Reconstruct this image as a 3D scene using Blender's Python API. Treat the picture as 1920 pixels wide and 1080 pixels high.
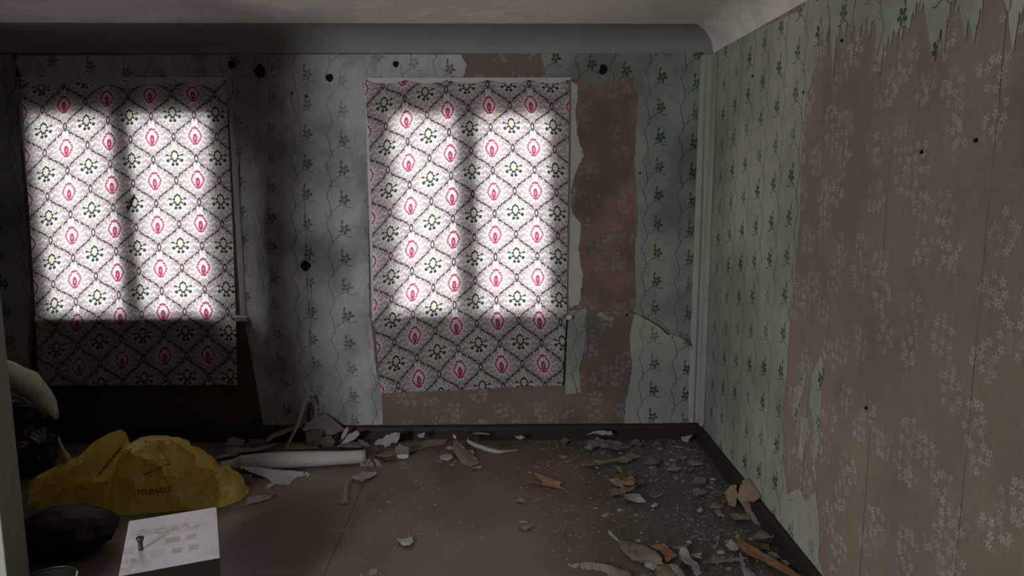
import bpy, bmesh, math, random
from mathutils import Vector, noise as mnoise, geometry as mgeo
rnd = random.Random(7)
C = bpy.context.scene.collection
for o in list(bpy.data.objects):
    bpy.data.objects.remove(o)

# ------------------------------------------------------------------ camera, sky, lamp, exposure
H = 1.6                      # camera height
PITCH, YAW, ROLL, FOC = 0.14995, 0.01707, -0.00168, 1409.4
D = 4.415                    # back wall
XR = 1.224                   # right wall
XL = -3.30                   # left wall
YF = -0.90                   # front wall (behind the camera)
ZW = 2.28                    # top of the wallpapered wall, where the cove starts
ZC = 2.40                    # ceiling
fwd = Vector((math.sin(YAW)*math.cos(PITCH), math.cos(YAW)*math.cos(PITCH), -math.sin(PITCH)))
rt0 = Vector((math.cos(YAW), -math.sin(YAW), 0)); up0 = rt0.cross(fwd)
RT = rt0*math.cos(ROLL) + up0*math.sin(ROLL); UP = up0*math.cos(ROLL) - rt0*math.sin(ROLL)
from mathutils import Matrix
cam = bpy.data.cameras.new('camera'); camo = bpy.data.objects.new('camera', cam); C.objects.link(camo)
camo.matrix_world = Matrix(((RT.x, UP.x, -fwd.x, 0), (RT.y, UP.y, -fwd.y, 0), (RT.z, UP.z, -fwd.z, H), (0, 0, 0, 1)))
cam.sensor_fit = 'HORIZONTAL'; cam.sensor_width = 36.0; cam.lens = 36.0*FOC/1920.0; cam.clip_start = 0.02
S = bpy.context.scene
S.camera = camo
S.view_settings.view_transform = 'Standard'; S.view_settings.look = 'None'
S.view_settings.exposure = 0.05; S.view_settings.gamma = 1.0; S.view_settings.use_curve_mapping = False
S.cycles.max_bounces = 8; S.cycles.diffuse_bounces = 4; S.cycles.transparent_max_bounces = 12
S.cycles.sample_clamp_indirect = 4.0

SKY = 7.8                   # overcast sky
LAMP = 88.0                  # daylight entering by the window behind the camera
wd = bpy.data.worlds.new('overcast_sky'); S.world = wd; wd.use_nodes = True
wn = wd.node_tree; wn.nodes.clear()
wo = wn.nodes.new('ShaderNodeOutputWorld'); wb = wn.nodes.new('ShaderNodeBackground')
tc = wn.nodes.new('ShaderNodeTexCoord'); sx = wn.nodes.new('ShaderNodeSeparateXYZ'); cr = wn.nodes.new('ShaderNodeValToRGB')
wn.links.new(tc.outputs['Generated'], sx.inputs[0])
mr = wn.nodes.new('ShaderNodeMapRange'); mr.inputs[1].default_value = -1; mr.inputs[2].default_value = 1
wn.links.new(sx.outputs['Z'], mr.inputs[0]); wn.links.new(mr.outputs[0], cr.inputs[0])
e = cr.color_ramp.elements
e[0].position = 0.47; e[0].color = (0.20, 0.20, 0.19, 1)      # ground and far tree line
e[1].position = 0.53; e[1].color = (0.91, 0.95, 1.0, 1)
wn.links.new(cr.outputs[0], wb.inputs[0]); wb.inputs[1].default_value = SKY
wn.links.new(wb.outputs[0], wo.inputs[0])

la = bpy.data.lights.new('window_daylight', 'AREA'); la.shape = 'RECTANGLE'; la.size = 0.62; la.size_y = 1.0
la.energy = LAMP; la.color = (0.985, 1.0, 1.0)
lao = bpy.data.objects.new('window_daylight', la); C.objects.link(lao)
lao.location = (-2.50, YF-0.04, 1.58); lao.rotation_euler = (math.radians(68), 0, -0.28)

# ------------------------------------------------------------------ pixel helpers (only to read places off the photograph)
def ray(px, py):
    return fwd + RT*((px-960.0)/FOC) + UP*((540.0-py)/FOC)
O = Vector((0, 0, H))
def onY(px, py, y=D):
    d = ray(px, py); return O + d*(y/d.y)
def onX(px, py, x=XR):
    d = ray(px, py); return O + d*(x/d.x)
def onZ(px, py, z=0.0):
    d = ray(px, py); return O + d*((z-H)/d.z)

# ------------------------------------------------------------------ node expressions
NT = None
class X:
    def __init__(s, k): s.k = k
    def __add__(a, b): return mth('ADD', a, b)
    def __radd__(a, b): return mth('ADD', b, a)
    def __sub__(a, b): return mth('SUBTRACT', a, b)
    def __rsub__(a, b): return mth('SUBTRACT', b, a)
    def __mul__(a, b): return mth('MULTIPLY', a, b)
    def __rmul__(a, b): return mth('MULTIPLY', b, a)
    def __truediv__(a, b): return mth('DIVIDE', a, b)
    def __rtruediv__(a, b): return mth('DIVIDE', b, a)
    def __pow__(a, b): return mth('POWER', a, b)
    def __neg__(a): return mth('MULTIPLY', a, -1.0)
def put(v, inp):
    if isinstance(v, X): NT.links.new(v.k, inp)
    else: inp.default_value = v
def mth(op, *a):
    n = NT.nodes.new('ShaderNodeMath'); n.operation = op
    for i, v in enumerate(a): put(v, n.inputs[i])
    return X(n.outputs[0])
def fract(a): return mth('FRACT', a)
def flr(a): return mth('FLOOR', a)
def ab(a): return mth('ABSOLUTE', a)
def sn(a): return mth('SINE', a)
def mn(a, b): return mth('MINIMUM', a, b)
def mx(a, b): return mth('MAXIMUM', a, b)
def sq(a): return mth('MULTIPLY', a, a)
def hyp(a, b): return mth('SQRT', sq(a)+sq(b))
def lt(a, b): return mth('LESS_THAN', a, b)
def sm(lo, hi, x):            # smoothstep, also falling when lo > hi
    n = NT.nodes.new('ShaderNodeMapRange'); n.interpolation_type = 'SMOOTHSTEP'
    inv = lo > hi
    n.inputs['From Min'].default_value = min(lo, hi); n.inputs['From Max'].default_value = max(lo, hi)
    n.inputs['To Min'].default_value = 1.0 if inv else 0.0; n.inputs['To Max'].default_value = 0.0 if inv else 1.0
    put(x, n.inputs['Value']); return X(n.outputs[0])
def mixv(f, a, b): return a + (b-a)*f if isinstance(a, X) or isinstance(b, X) else mth('MULTIPLY_ADD', f, b-a, a)
def mixc(f, a, b):
    n = NT.nodes.new('ShaderNodeMix'); n.data_type = 'RGBA'
    put(f, n.inputs[0])
    for v, i in ((a, 6), (b, 7)):
        if isinstance(v, X): NT.links.new(v.k, n.inputs[i])
        else: n.inputs[i].default_value = (*v, 1.0)
    return X(n.outputs[2])
def mulc(a, f):               # colour times value
    n = NT.nodes.new('ShaderNodeMix'); n.data_type = 'RGBA'; n.blend_type = 'MULTIPLY'; n.inputs[0].default_value = 1.0
    NT.links.new(a.k, n.inputs[6]) if isinstance(a, X) else setattr(n.inputs[6], 'default_value', (*a, 1))
    c = NT.nodes.new('ShaderNodeCombineColor')
    for i in range(3): put(f, c.inputs[i])
    NT.links.new(c.outputs[0], n.inputs[7]); return X(n.outputs[2])
def vec(x, y, z=0.0):
    n = NT.nodes.new('ShaderNodeCombineXYZ')
    for i, v in enumerate((x, y, z)): put(v, n.inputs[i])
    return X(n.outputs[0])
def noise(v, scale, detail=3.0, rough=0.55):
    n = NT.nodes.new('ShaderNodeTexNoise'); n.inputs['Scale'].default_value = scale
    n.inputs['Detail'].default_value = detail; n.inputs['Roughness'].default_value = rough
    put(v, n.inputs['Vector']); return X(n.outputs['Fac'])
def voro(v, scale, rndm=1.0):
    n = NT.nodes.new('ShaderNodeTexVoronoi'); n.voronoi_dimensions = '2D'
    n.inputs['Scale'].default_value = scale; n.inputs['Randomness'].default_value = rndm
    put(v, n.inputs['Vector']); return X(n.outputs['Distance']), X(n.outputs['Position']), X(n.outputs['Color'])
def sep(v):
    n = NT.nodes.new('ShaderNodeSeparateXYZ'); NT.links.new(v.k, n.inputs[0]); return [X(o) for o in n.outputs]
def objco():
    n = NT.nodes.new('ShaderNodeTexCoord'); return X(n.outputs['Object'])
def geopos():
    n = NT.nodes.new('ShaderNodeNewGeometry'); return X(n.outputs['Position'])
def bump(hgt, dist, strength=1.0):
    n = NT.nodes.new('ShaderNodeBump'); n.inputs['Distance'].default_value = dist; n.inputs['Strength'].default_value = strength
    put(hgt, n.inputs['Height']); return X(n.outputs[0])
def begin(name):
    global NT
    m = bpy.data.materials.new(name); m.use_nodes = True; NT = m.node_tree; NT.nodes.clear()
    return m
def finish(col, rough=0.8, nrm=None, spec=0.3, metal=0.0):
    b = NT.nodes.new('ShaderNodeBsdfPrincipled'); o = NT.nodes.new('ShaderNodeOutputMaterial')
    if isinstance(col, X): NT.links.new(col.k, b.inputs['Base Color'])
    else: b.inputs['Base Color'].default_value = (*col, 1)
    put(rough, b.inputs['Roughness']); b.inputs['Specular IOR Level'].default_value = spec; b.inputs['Metallic'].default_value = metal
    if nrm is not None: NT.links.new(nrm.k, b.inputs['Normal'])
    NT.links.new(b.outputs[0], o.inputs[0]); return b

# ------------------------------------------------------------------ materials
def grime(p, amt=0.5, scale=1.4):
    """dirt and damp stains on old paper: a multiplier around 1"""
    n = noise(p, scale, 5.0, 0.6); f = noise(p, 38.0, 3.0, 0.6)
    return mth('MULTIPLY_ADD', sm(0.34, 0.66, n), amt, 1.0-amt) * mth('MULTIPLY_ADD', f, 0.30, 0.85)

def vine_nodes(a, z, p, ground, leafc, linec):
    W, P = 0.202, 0.168
    wob = noise(p, 9.0, 2.0)
    a = a + (wob-0.5)*0.02
    col = flr(a/W)
    u = (fract(a/W)-0.5)*W
    v = fract(z/P + col*0.21)*P
    k = 2*math.pi/P
    us = sn(v*k)*0.013 + sn(v*(2*k)+0.6)*0.004 - 0.052
    stem = sm(0.0034, 0.0013, ab(u-us))
    # branch running up to the flower
    t = mn(mx((u+0.058)*0.66+(v-0.010)*0.75, 0.0), 0.106)/0.106
    br = hyp(u-(t*0.072-0.058), v-(t*0.080+0.010-t*(1.0-t)*0.02))
    branch = sm(0.0032, 0.0012, br)
    # tendril looping under the flower
    vt = sn((u+0.022)*52.0)*0.020 + 0.052 + sq(u+0.01)*5.5
    tend = sm(0.0032, 0.0012, ab(v-vt)) * lt(ab(u-0.012), 0.056)
    # five-petalled flower
    fx, fy = u-0.026, v-0.106
    r = hyp(fx, fy); th = mth('ARCTAN2', fy, fx)
    pet = mth('POWER', ab(mth('COSINE', th*2.5+0.5)), 0.7)*0.025 + 0.005
    leaf = sm(0.003, -0.001, r-pet) * sm(0.004, 0.0065, r)
    bx, by = u-0.012, v-0.148
    bud = sm(1.2, 0.8, sq(bx/0.006)+sq((by-bx*0.8)/0.014))
    fade = sm(0.25, 0.60, noise(p, 3.1, 3.0))*0.6 + 0.4
    line = mx(mx(stem, branch), tend)
    c = mixc(line*fade*0.95, ground, linec)
    return mixc(mx(leaf, bud)*fade*0.95, c, leafc)

def floral_nodes(a, z, p, ground, flower, grn=None):
    """small clusters of five-petalled flowers printed on brown paper"""
    v2 = vec(a, z)
    d, pos, colr = voro(v2, 30.0, 0.70)
    ps = sep(pos)
    dx, dy = a-ps[0], z-ps[1]
    r = hyp(dx, dy)*30.0; th = mth('ARCTAN2', dy, dx)
    rot = sep(colr)
    pet = mth('COSINE', th*5.0+rot[0]*6.28)*0.13+0.32
    fl = sm(0.05, -0.05, r-pet) * sm(0.07, 0.11, r)
    d2, _, _ = voro(vec(ps[0], ps[1]), 6.2, 0.85)
    clus = sm(0.42, 0.33, d2)
    wear = sm(0.30, 0.62, noise(p, 14.0, 3.0, 0.65))*0.8+0.2
    c = mixc(sm(0.35, 0.7, noise(p, 2.2, 4.0, 0.6))*0.5, ground, tuple(g*0.72 for g in ground))
    return mixc(fl*clus*wear*0.72, c, flower)

def paper_material(name, kind, axis, ground, second, third=None, amt=0.45, gscale=1.4, brt=0.0015):
    m = begin(name); p = geopos(); s = sep(p)
    a, z = (s[0], s[2]) if axis == 'x' else (s[1], s[2])
    c = vine_nodes(a, z, p, ground, second, third) if kind == 'vine' else floral_nodes(a, z, p, ground, second)
    if kind == 'floral' and axis == 'y':      # joints between the drops of paper
        sa = a + (noise(p, 2.5, 2.0)-0.5)*0.012
        c = mixc(sm(0.0045, 0.0012, ab(fract((sa-1.866)/0.5+0.5)-0.5)*0.5)*sm(0.35, 0.6, noise(p, 2.0, 2.0))*0.6, c, (0.06, 0.045, 0.035))
    fib = noise(vec(s[0]*90.0, s[1]*90.0, s[2]*9.0), 1.0, 2.0)
    c = mulc(c, grime(p, amt, gscale)*mth('MULTIPLY_ADD', fib, 0.22, 0.89))
    h = noise(p, 26.0, 4.0, 0.6)
    finish(c, 0.85, bump(h, brt*4, 0.5), 0.15); return m

GREEN = (0.345, 0.365, 0.305); LEAF = (0.045, 0.095, 0.045); LINE = (0.075, 0.095, 0.072)
M = {}
M['vine_x'] = paper_material('green_vine_paper', 'vine', 'x', GREEN, LEAF, LINE, 0.5)
M['vine_up'] = paper_material('older_vine_paper', 'vine', 'x', (0.290, 0.305, 0.258), LEAF, LINE, 0.5)
M['vine_clean'] = paper_material('cleaner_vine_paper', 'vine', 'x', (0.400, 0.420, 0.355), LEAF, LINE, 0.4)
M['vine_y'] = paper_material('green_vine_paper_side', 'vine', 'y', (0.420, 0.430, 0.365), LEAF, LINE, 0.4)
M['floral_x'] = paper_material('brown_floral_paper', 'floral', 'x', (0.200, 0.150, 0.125), (0.36, 0.33, 0.32), amt=0.45)
M['vine_dirty'] = paper_material('grimy_vine_paper', 'vine', 'x', (0.450, 0.445, 0.420), (0.150, 0.142, 0.105), (0.150, 0.150, 0.128), 0.58, 1.9)
M['floral_red'] = paper_material('reddish_floral_paper', 'floral', 'x', (0.235, 0.160, 0.130), (0.33, 0.27, 0.245), amt=0.45, gscale=2.5)
M['floral_y'] = paper_material('tan_floral_paper', 'floral', 'y', (0.310, 0.250, 0.205), (0.52, 0.49, 0.46), amt=0.30, gscale=1.0)

def plain(name, col, rough=0.8, var=0.3, scale=12.0, bmp=0.001, spec=0.2, streak=None):
    m = begin(name); p = objco()
    if streak:
        s = sep(p); q = vec(s[0]*streak[0], s[1]*streak[1], s[2]*streak[2])
    else: q = p
    n = noise(q, scale, 4.0, 0.6)
    c = mixc(n, tuple(x*(1-var) for x in col), tuple(min(1, x*(1+var)) for x in col))
    finish(c, rough, bump(n, bmp, 0.6), spec); return m
M['backing'] = plain('torn_paper_backing', (0.40, 0.385, 0.345), 0.9, 0.25, 20)
M['plaster'] = plain('grey_plaster_paint', (0.255, 0.255, 0.255), 0.9, 0.18, 5, 0.003)
M['trimwhite'] = plain('old_white_gloss_paint', (0.47, 0.46, 0.445), 0.45, 0.12, 14, 0.001, 0.4)
M['frame'] = plain('weathered_frame_paint', (0.20, 0.17, 0.14), 0.6, 0.2, 14)
M['latch'] = plain('dark_iron', (0.03, 0.03, 0.03), 0.5, 0.2, 14)
M['brownpaint'] = plain('dark_brown_floor_paint', (0.028, 0.020, 0.017), 0.55, 0.35, 9, 0.001, 0.3)
M['black'] = plain('black_hole', (0.008, 0.008, 0.008), 0.9, 0.2)
M['darkbrown'] = plain('plain_dark_brown', (0.055, 0.048, 0.038), 0.9, 0.35, 5)
M['post'] = plain('grey_green_painted_post', (0.290, 0.295, 0.245), 0.6, 0.28, 16, 0.002, 0.3, (3, 3, 0.6))
M['wire'] = plain('overpainted_wire', (0.36, 0.35, 0.31), 0.6, 0.15)
M['outer'] = plain('outer_wall', (0.25, 0.23, 0.2))

def ceiling_mat():
    m = begin('flaking_ceiling_paint'); p = objco()
    fl = sm(0.50, 0.53, noise(p, 3.2, 5.0, 0.6))
    c = mixc(fl*0.5, (0.80, 0.745, 0.70), (0.62, 0.575, 0.54))
    cr_ = noise(p, 40.0, 3.0); c = mulc(c, mth('MULTIPLY_ADD', cr_, 0.2, 0.9))
    finish(c, 0.9, bump(noise(p, 8.0, 4.0)+fl*0.4, 0.004, 0.5), 0.1); return m
M['ceiling'] = ceiling_mat()

def floor_mat():
    m = begin('brown_painted_hardboard'); p = objco(); s = sep(p)
    n = noise(p, 3.0, 5.0, 0.6)
    c = mixc(sm(0.3, 0.7, n), (0.135, 0.093, 0.070), (0.200, 0.147, 0.115))
    # worn grey-green dirt by the right-hand wall
    edge = sm(0.25, 0.75, s[0] + (noise(p, 2.3, 4.0)-0.5)*0.7) * sm(2.3, 3.0, s[1])
    c = mixc(edge*0.85, c, (0.070, 0.060, 0.047))
    # trodden plaster dust: speckles and smears, thicker where the paper was scraped off
    zone = sm(-0.6, 0.9, s[0] + (noise(p, 1.7, 3.0)-0.5)*0.8)
    wall = sm(3.5, 4.3, s[1])
    amount = zone*0.5 + zone*edge*0.35 + wall*0.25
    spk = noise(p, 75.0, 3.0, 0.62); spk2 = noise(vec(s[0]*1.0, s[1]*0.55, 0.0), 30.0, 4.0, 0.65)
    dust = mx(sm(0.615, 0.69, spk + (amount-0.35)*0.10), sm(0.62, 0.72, spk2 + (amount-0.4)*0.12)*0.7)
    c = mixc(dust*mn(amount+0.25, 0.9), c, (0.24, 0.228, 0.212))
    finish(c, mth('MULTIPLY_ADD', noise(p, 6.0, 3.0), 0.22, 0.30), bump(noise(p, 20.0, 4.0), 0.0015, 0.4), 0.65); return m
M['floor'] = floor_mat()

def damask_mat():
    m = begin('damask_print_cotton')
    uvn = NT.nodes.new('ShaderNodeUVMap'); uvn.uv_map = 'UVMap'
    s0 = sep(X(uvn.outputs[0])); uv = vec(s0[0], s0[1])
    jx = noise(uv, 22.0, 2.0)-0.5; jy = noise(vec(s0[0]+7.3, s0[1]+3.1), 22.0, 2.0)-0.5
    u = s0[0] + jx*0.022; v = s0[1] + jy*0.022
    au = fract(u+0.5)-0.5; av = fract(v+0.5)-0.5
    cu, cv = ab(au), ab(av)
    t = cu-cv
    dl = cu+cv-0.5-sn(t*2*math.pi)*0.040
    red = lt(dl, 0.0)
    bu = fract(u)-0.5; bv = fract(v)-0.5
    x = mixv(red, bu, au); y = -mixv(red, bv, av)
    ax = ab(x); r = hyp(x, y); th = mth('ARCTAN2', ax, y)
    adl = ab(dl)
    GROUND, WHITE, BROWN = (0.420, 0.338, 0.332), (0.84, 0.815, 0.81), (0.115, 0.078, 0.074)
    # pale foliage round each medallion
    jn = noise(vec(s0[0]+1.7, s0[1]+9.2), 15.0, 2.0)
    fth = th*14.0 + sn(r*44.0)*1.2 + (jn-0.5)*3.0
    str_ = sm(0.35, 0.85, sn(fth)) * sm(0.17, 0.20, r) * sm(0.050, 0.085, adl)
    glow = sm(0.42, 0.20, r)*0.28
    c = mixc(glow, GROUND, WHITE)
    c = mixc(str_*0.70, c, WHITE)
    # ogee trellis with leaf knots, edged in white
    knots = sm(0.12, 0.0, ab(t))*0.012 + sm(0.07, 0.0, ab(ab(t)-0.22))*0.020
    curl = sn(t*44.0)*0.013
    hw = knots + 0.019 + (jn-0.5)*0.030
    adc = ab(dl+curl)
    c = mixc(sm(0.022, 0.012, adc-hw)*0.6, c, WHITE)
    c = mixc(sm(0.010, 0.000, adc-hw), c, BROWN)
    # pendants where the trellis meets
    e1 = sq(cu/0.052)+sq((0.5-cv)/0.110); e2 = sq((0.5-cu)/0.052)+sq(cv/0.110)
    ee = mn(e1, e2) + (jn-0.5)*0.5
    c = mixc(sm(1.50, 1.30, ee)*0.6, c, WHITE)
    c = mixc(sm(1.1, 0.95, ee), c, (0.120, 0.085, 0.083))
    c = mixc(sm(0.20, 0.10, ee)*0.7, c, WHITE)
    # red medallion: toothed leaf-shaped ring round a red seed
    tooth = sn(th*15.0)*0.11 + (jn-0.5)*0.25
    er = mth('POWER', ax/0.158, 1.35) + mth('POWER', ab(y-0.015)/0.225, 1.35) + tooth
    RED = (0.50, 0.060, 0.115)
    c1 = mixc(sm(1.42, 1.30, er)*0.9, c, WHITE)
    c1 = mixc(sm(1.06, 1.00, er), c1, RED)
    c1 = mixc(sm(0.74, 0.66, er), c1, (0.86, 0.80, 0.80))
    core = sq(ax/0.052)+sq((y+0.038)/0.105) + (jn-0.5)*0.5
    c1 = mixc(sm(1.12, 0.92, core), c1, (0.44, 0.045, 0.12))
    c1 = mixc(sm(0.30, 0.10, core)*0.55, c1, (0.72, 0.40, 0.47))
    rays = sm(0.55, 0.9, sn(th*12.0)) * sm(0.24, 0.27, y) * sm(0.42, 0.36, r)
    c1 = mixc(rays*0.8, c1, WHITE)
    # dark lotus: toothed bud over drooping leaves
    yd = y-0.065
    ed = mth('POWER', ax/0.100, 1.4) + mth('POWER', ab(yd)/0.150, 1.4) + sn(th*11.0)*0.10 + (jn-0.5)*0.2
    sp = hyp(ax, (y-0.04)*1.05); ths = mth('ARCTAN2', ax, -(y-0.04))
    tip = sn(ths*7.6-0.5)
    spray = sm(-0.15, 0.15, tip) * lt(ths, 1.95) * sm(0.050, 0.062, sp) * sm(0.215, 0.195, sp-tip*0.02) * sm(0.10, 0.16, ab(fract(sp*11.0)-0.5)+sm(0.12, 0.16, sp)*0.0+0.06)
    DK = (0.058, 0.068, 0.064)
    c2 = mixc(sm(0.26, 0.225, sp)*lt(y, 0.03)*sm(0.055, 0.08, adl)*0.6, c, WHITE)
    c2 = mixc(sm(1.42, 1.26, ed)*0.8, c2, WHITE)
    c2 = mixc(spray*sm(0.050, 0.07, adl), c2, DK)
    c2 = mixc(sm(1.06, 0.98, ed), c2, DK)
    c2 = mixc(sm(0.60, 0.50, ed), c2, (0.68, 0.60, 0.46))
    c = mixc(red, c2, c1)
    weave = noise(vec(s0[0]*230.0, s0[1]*18.0), 1.0, 2.0)*0.5 + noise(vec(s0[0]*20.0, s0[1]*260.0), 1.0, 2.0)*0.5
    c = mulc(c, mth('MULTIPLY_ADD', weave, 0.7, 0.65))
    st = noise(uv, 1.3, 4.0); c = mulc(c, mth('MULTIPLY_ADD', st, 0.25, 0.86))
    df = NT.nodes.new('ShaderNodeBsdfDiffuse'); tr = NT.nodes.new('ShaderNodeBsdfTranslucent')
    mxs = NT.nodes.new('ShaderNodeMixShader'); mxs.inputs[0].default_value = 0.48
    out = NT.nodes.new('ShaderNodeOutputMaterial')
    warm = NT.nodes.new('ShaderNodeMix'); warm.data_type = 'RGBA'; warm.blend_type = 'MULTIPLY'; warm.inputs[0].default_value = 1.0; warm.inputs[7].default_value = (1.0, 0.945, 0.935, 1)
    NT.links.new(c.k, warm.inputs[6])
    NT.links.new(c.k, df.inputs[0]); NT.links.new(warm.outputs[2], tr.inputs[0])
    NT.links.new(df.outputs[0], mxs.inputs[1]); NT.links.new(tr.outputs[0], mxs.inputs[2]); NT.links.new(mxs.outputs[0], out.inputs[0])
    return m
M['damask'] = damask_mat()

def pane_mat():
    m = begin('dusty_window_glass')
    t = NT.nodes.new('ShaderNodeBsdfTransparent'); g = NT.nodes.new('ShaderNodeBsdfGlossy'); g.inputs['Roughness'].default_value = 0.05
    t.inputs[0].default_value = (0.92, 0.95, 0.94, 1)
    x = NT.nodes.new('ShaderNodeMixShader'); x.inputs[0].default_value = 0.06; o = NT.nodes.new('ShaderNodeOutputMaterial')
    NT.links.new(t.outputs[0], x.inputs[1]); NT.links.new(g.outputs[0], x.inputs[2]); NT.links.new(x.outputs[0], o.inputs[0]); return m
M['pane'] = pane_mat()

# ------------------------------------------------------------------ mesh helpers
def link(name, me, mats, parent=None):
    o = bpy.data.objects.new(name, me); C.objects.link(o)
    for m in (mats if isinstance(mats, (list, tuple)) else [mats]): me.materials.append(m)
    if parent is not None: o.parent = parent
    return o
def obj(name, bm, mats, parent=None, smooth=False):
    me = bpy.data.meshes.new(name)
    bmesh.ops.recalc_face_normals(bm, faces=bm.faces)
    bm.to_mesh(me); bm.free()
    if smooth:
        for p in me.polygons: p.use_smooth = True
    return link(name, me, mats, parent)
def tag(o, label, cat, group=None):
    o['label'] = label; o['category'] = cat
    if group: o['group'] = group
    return o
def struct(o): o['kind'] = 'structure'; return o
def empty(name, loc=(0, 0, 0), parent=None):
    o = bpy.data.objects.new(name, None); C.objects.link(o); o.location = loc; o.empty_display_size = 0.05
    if parent is not None: o.parent = parent
    return o
def add_box(bm, x0, x1, y0, y1, z0, z1, bev=0.0):
    vs = [bm.verts.new((x, y, z)) for x in (x0, x1) for y in (y0, y1) for z in (z0, z1)]
    fs = [bm.faces.new([vs[i] for i in f]) for f in ((0, 1, 3, 2), (4, 6, 7, 5), (0, 4, 5, 1), (2, 3, 7, 6), (0, 2, 6, 4), (1, 5, 7, 3))]
    if bev:
        es = list({e for f in fs for e in f.edges})
        bmesh.ops.bevel(bm, geom=es, offset=bev, segments=2, affect='EDGES', profile=0.5)
    return vs
def box(name, x0, x1, y0, y1, z0, z1, m, parent=None, bev=0.0):
    bm = bmesh.new(); add_box(bm, x0, x1, y0, y1, z0, z1, bev); return obj(name, bm, m, parent)
def ring(name, x0, x1, z0, z1, w, y0, y1, m, parent=None):
    """rectangular frame in the xz plane"""
    bm = bmesh.new()
    def loop(a, b, c, d, y): return [bm.verts.new(p) for p in ((a, y, c), (b, y, c), (b, y, d), (a, y, d))]
    o0, i0 = loop(x0, x1, z0, z1, y0), loop(x0+w, x1-w, z0+w, z1-w, y0)
    o1, i1 = loop(x0, x1, z0, z1, y1), loop(x0+w, x1-w, z0+w, z1-w, y1)
    for k in range(4):
        j = (k+1) % 4
        bm.faces.new((o0[k], o0[j], i0[j], i0[k])); bm.faces.new((o1[k], i1[k], i1[j], o1[j]))
        bm.faces.new((o0[k], o1[k], o1[j], o0[j])); bm.faces.new((i0[k], i0[j], i1[j], i1[k]))
    return obj(name, bm, m, parent)
def holed_wall(name, us, vs, holes, w0, w1, place, m):
    """a slab with openings: grid cells us x vs, holes = set of (i, j)"""
    bm = bmesh.new(); cache = {}
    def V(i, j, s):
        k = (i, j, s)
        if k not in cache: cache[k] = bm.verts.new(place(us[i], vs[j], (w0, w1)[s]))
        return cache[k]
    nu, nv = len(us)-1, len(vs)-1
    solid = lambda i, j: 0 <= i < nu and 0 <= j < nv and (i, j) not in holes
    for i in range(nu):
        for j in range(nv):
            if not solid(i, j): continue
            for s in (0, 1): bm.faces.new([V(i, j, s), V(i+1, j, s), V(i+1, j+1, s), V(i, j+1, s)])
            for (di, dj, a, b) in ((-1, 0, (i, j), (i, j+1)), (1, 0, (i+1, j), (i+1, j+1)), (0, -1, (i, j), (i+1, j)), (0, 1, (i, j+1), (i+1, j+1))):
                if not solid(i+di, j+dj): bm.faces.new([V(*a, 0), V(*b, 0), V(*b, 1), V(*a, 1)])
    return obj(name, bm, m)

def ragged(pts, step=0.012, amp=0.004, seed=0, straight=()):
    """subdivide a closed outline of 2-D points and roughen it like torn paper; edges listed in straight stay clean"""
    r = random.Random(seed); out = []
    n = len(pts)
    for i in range(n):
        a, b = Vector(pts[i]), Vector(pts[(i+1) % n])
        out.append(tuple(a))
        if i in straight: continue
        L = (b-a).length; k = max(1, int(L/step))
        d = (b-a).normalized(); nr = Vector((-d.y, d.x))
        for q in range(1, k):
            t = q/k + r.uniform(-0.25, 0.25)/k
            out.append(tuple(a + (b-a)*t + nr*(r.gauss(0, amp*0.5) + amp*mnoise.noise((a+(b-a)*t).to_3d()*18))))
    return out
def cdt(p2, grid=None):
    """triangles filling a closed outline (constrained Delaunay); grid adds inner points at that spacing"""
    n = len(p2); pts = [Vector(p) for p in p2]
    if grid:
        r = random.Random(n); xs = [p[0] for p in p2]; ys = [p[1] for p in p2]
        def inside(x, y):
            c = False; j = n-1
            for i in range(n):
                (xi, yi), (xj, yj) = p2[i], p2[j]
                if (yi > y) != (yj > y) and x < (xj-xi)*(y-yi)/(yj-yi)+xi: c = not c
                j = i
            return c
        x = min(xs)+grid/2
        while x < max(xs):
            y = min(ys)+grid/2
            while y < max(ys):
                q = (x+r.uniform(-.2, .2)*grid, y+r.uniform(-.2, .2)*grid)
                if inside(*q): pts.append(Vector(q))
                y += grid
            x += grid
    co, _, fs, *_ = mgeo.delaunay_2d_cdt(pts, [(i, (i+1) % n) for i in range(n)], [], 1, 1e-5)
    return co, fs
def fill_sheet(bm, co, fs, front, back):
    """two skins and a rim from 2-D triangles; front / back turn a 2-D point into space. Returns front and back vertices"""
    F = [bm.verts.new(front(c)) for c in co]; B = [bm.verts.new(back(c)) for c in co]
    cnt = {}
    for f in fs:
        a, b, c = (co[q] for q in f[:3])
        if (b-a).cross(c-a) < 0: f = list(reversed(f))
        bm.faces.new([F[q] for q in f]); bm.faces.new([B[q] for q in reversed(f)]).material_index = 1
        for q in range(len(f)):
            e = (f[q], f[(q+1) % len(f)]); cnt[e] = 1
    for (a, b) in cnt:
        if (b, a) not in cnt: bm.faces.new((F[b], F[a], B[a], B[b]))
    return F, B
def wall_sheet(name, px, wall, off, m, parent, seed=0, amp=0.004, step=0.012, straight=(), thick=0.0009, clampz=None):
    """a sheet of paper glued to a wall; px = outline read off the photo"""
    bm = bmesh.new()
    if wall == 'back':
        p2 = [(p.x, p.z) for p in (onY(*q) for q in px)]; P3 = lambda a, b, o: (a, D-o, b)
    else:
        p2 = [(p.y, p.z) for p in (onX(*q) for q in px)]; P3 = lambda a, b, o: (XR-o, a, b)
    lim = lambda q: [(a, min(b, clampz)) for a, b in q] if clampz else q
    p2 = lim(ragged(lim(p2), step, amp, seed, straight))
    co, fs = cdt(p2)
    fill_sheet(bm, co, fs, lambda c: P3(c.x, c.y, off+thick), lambda c: P3(c.x, c.y, off))
    me = bpy.data.meshes.new(name); bm.normal_update(); bm.to_mesh(me); bm.free()
    return link(name, me, [m, m], parent)

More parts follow.
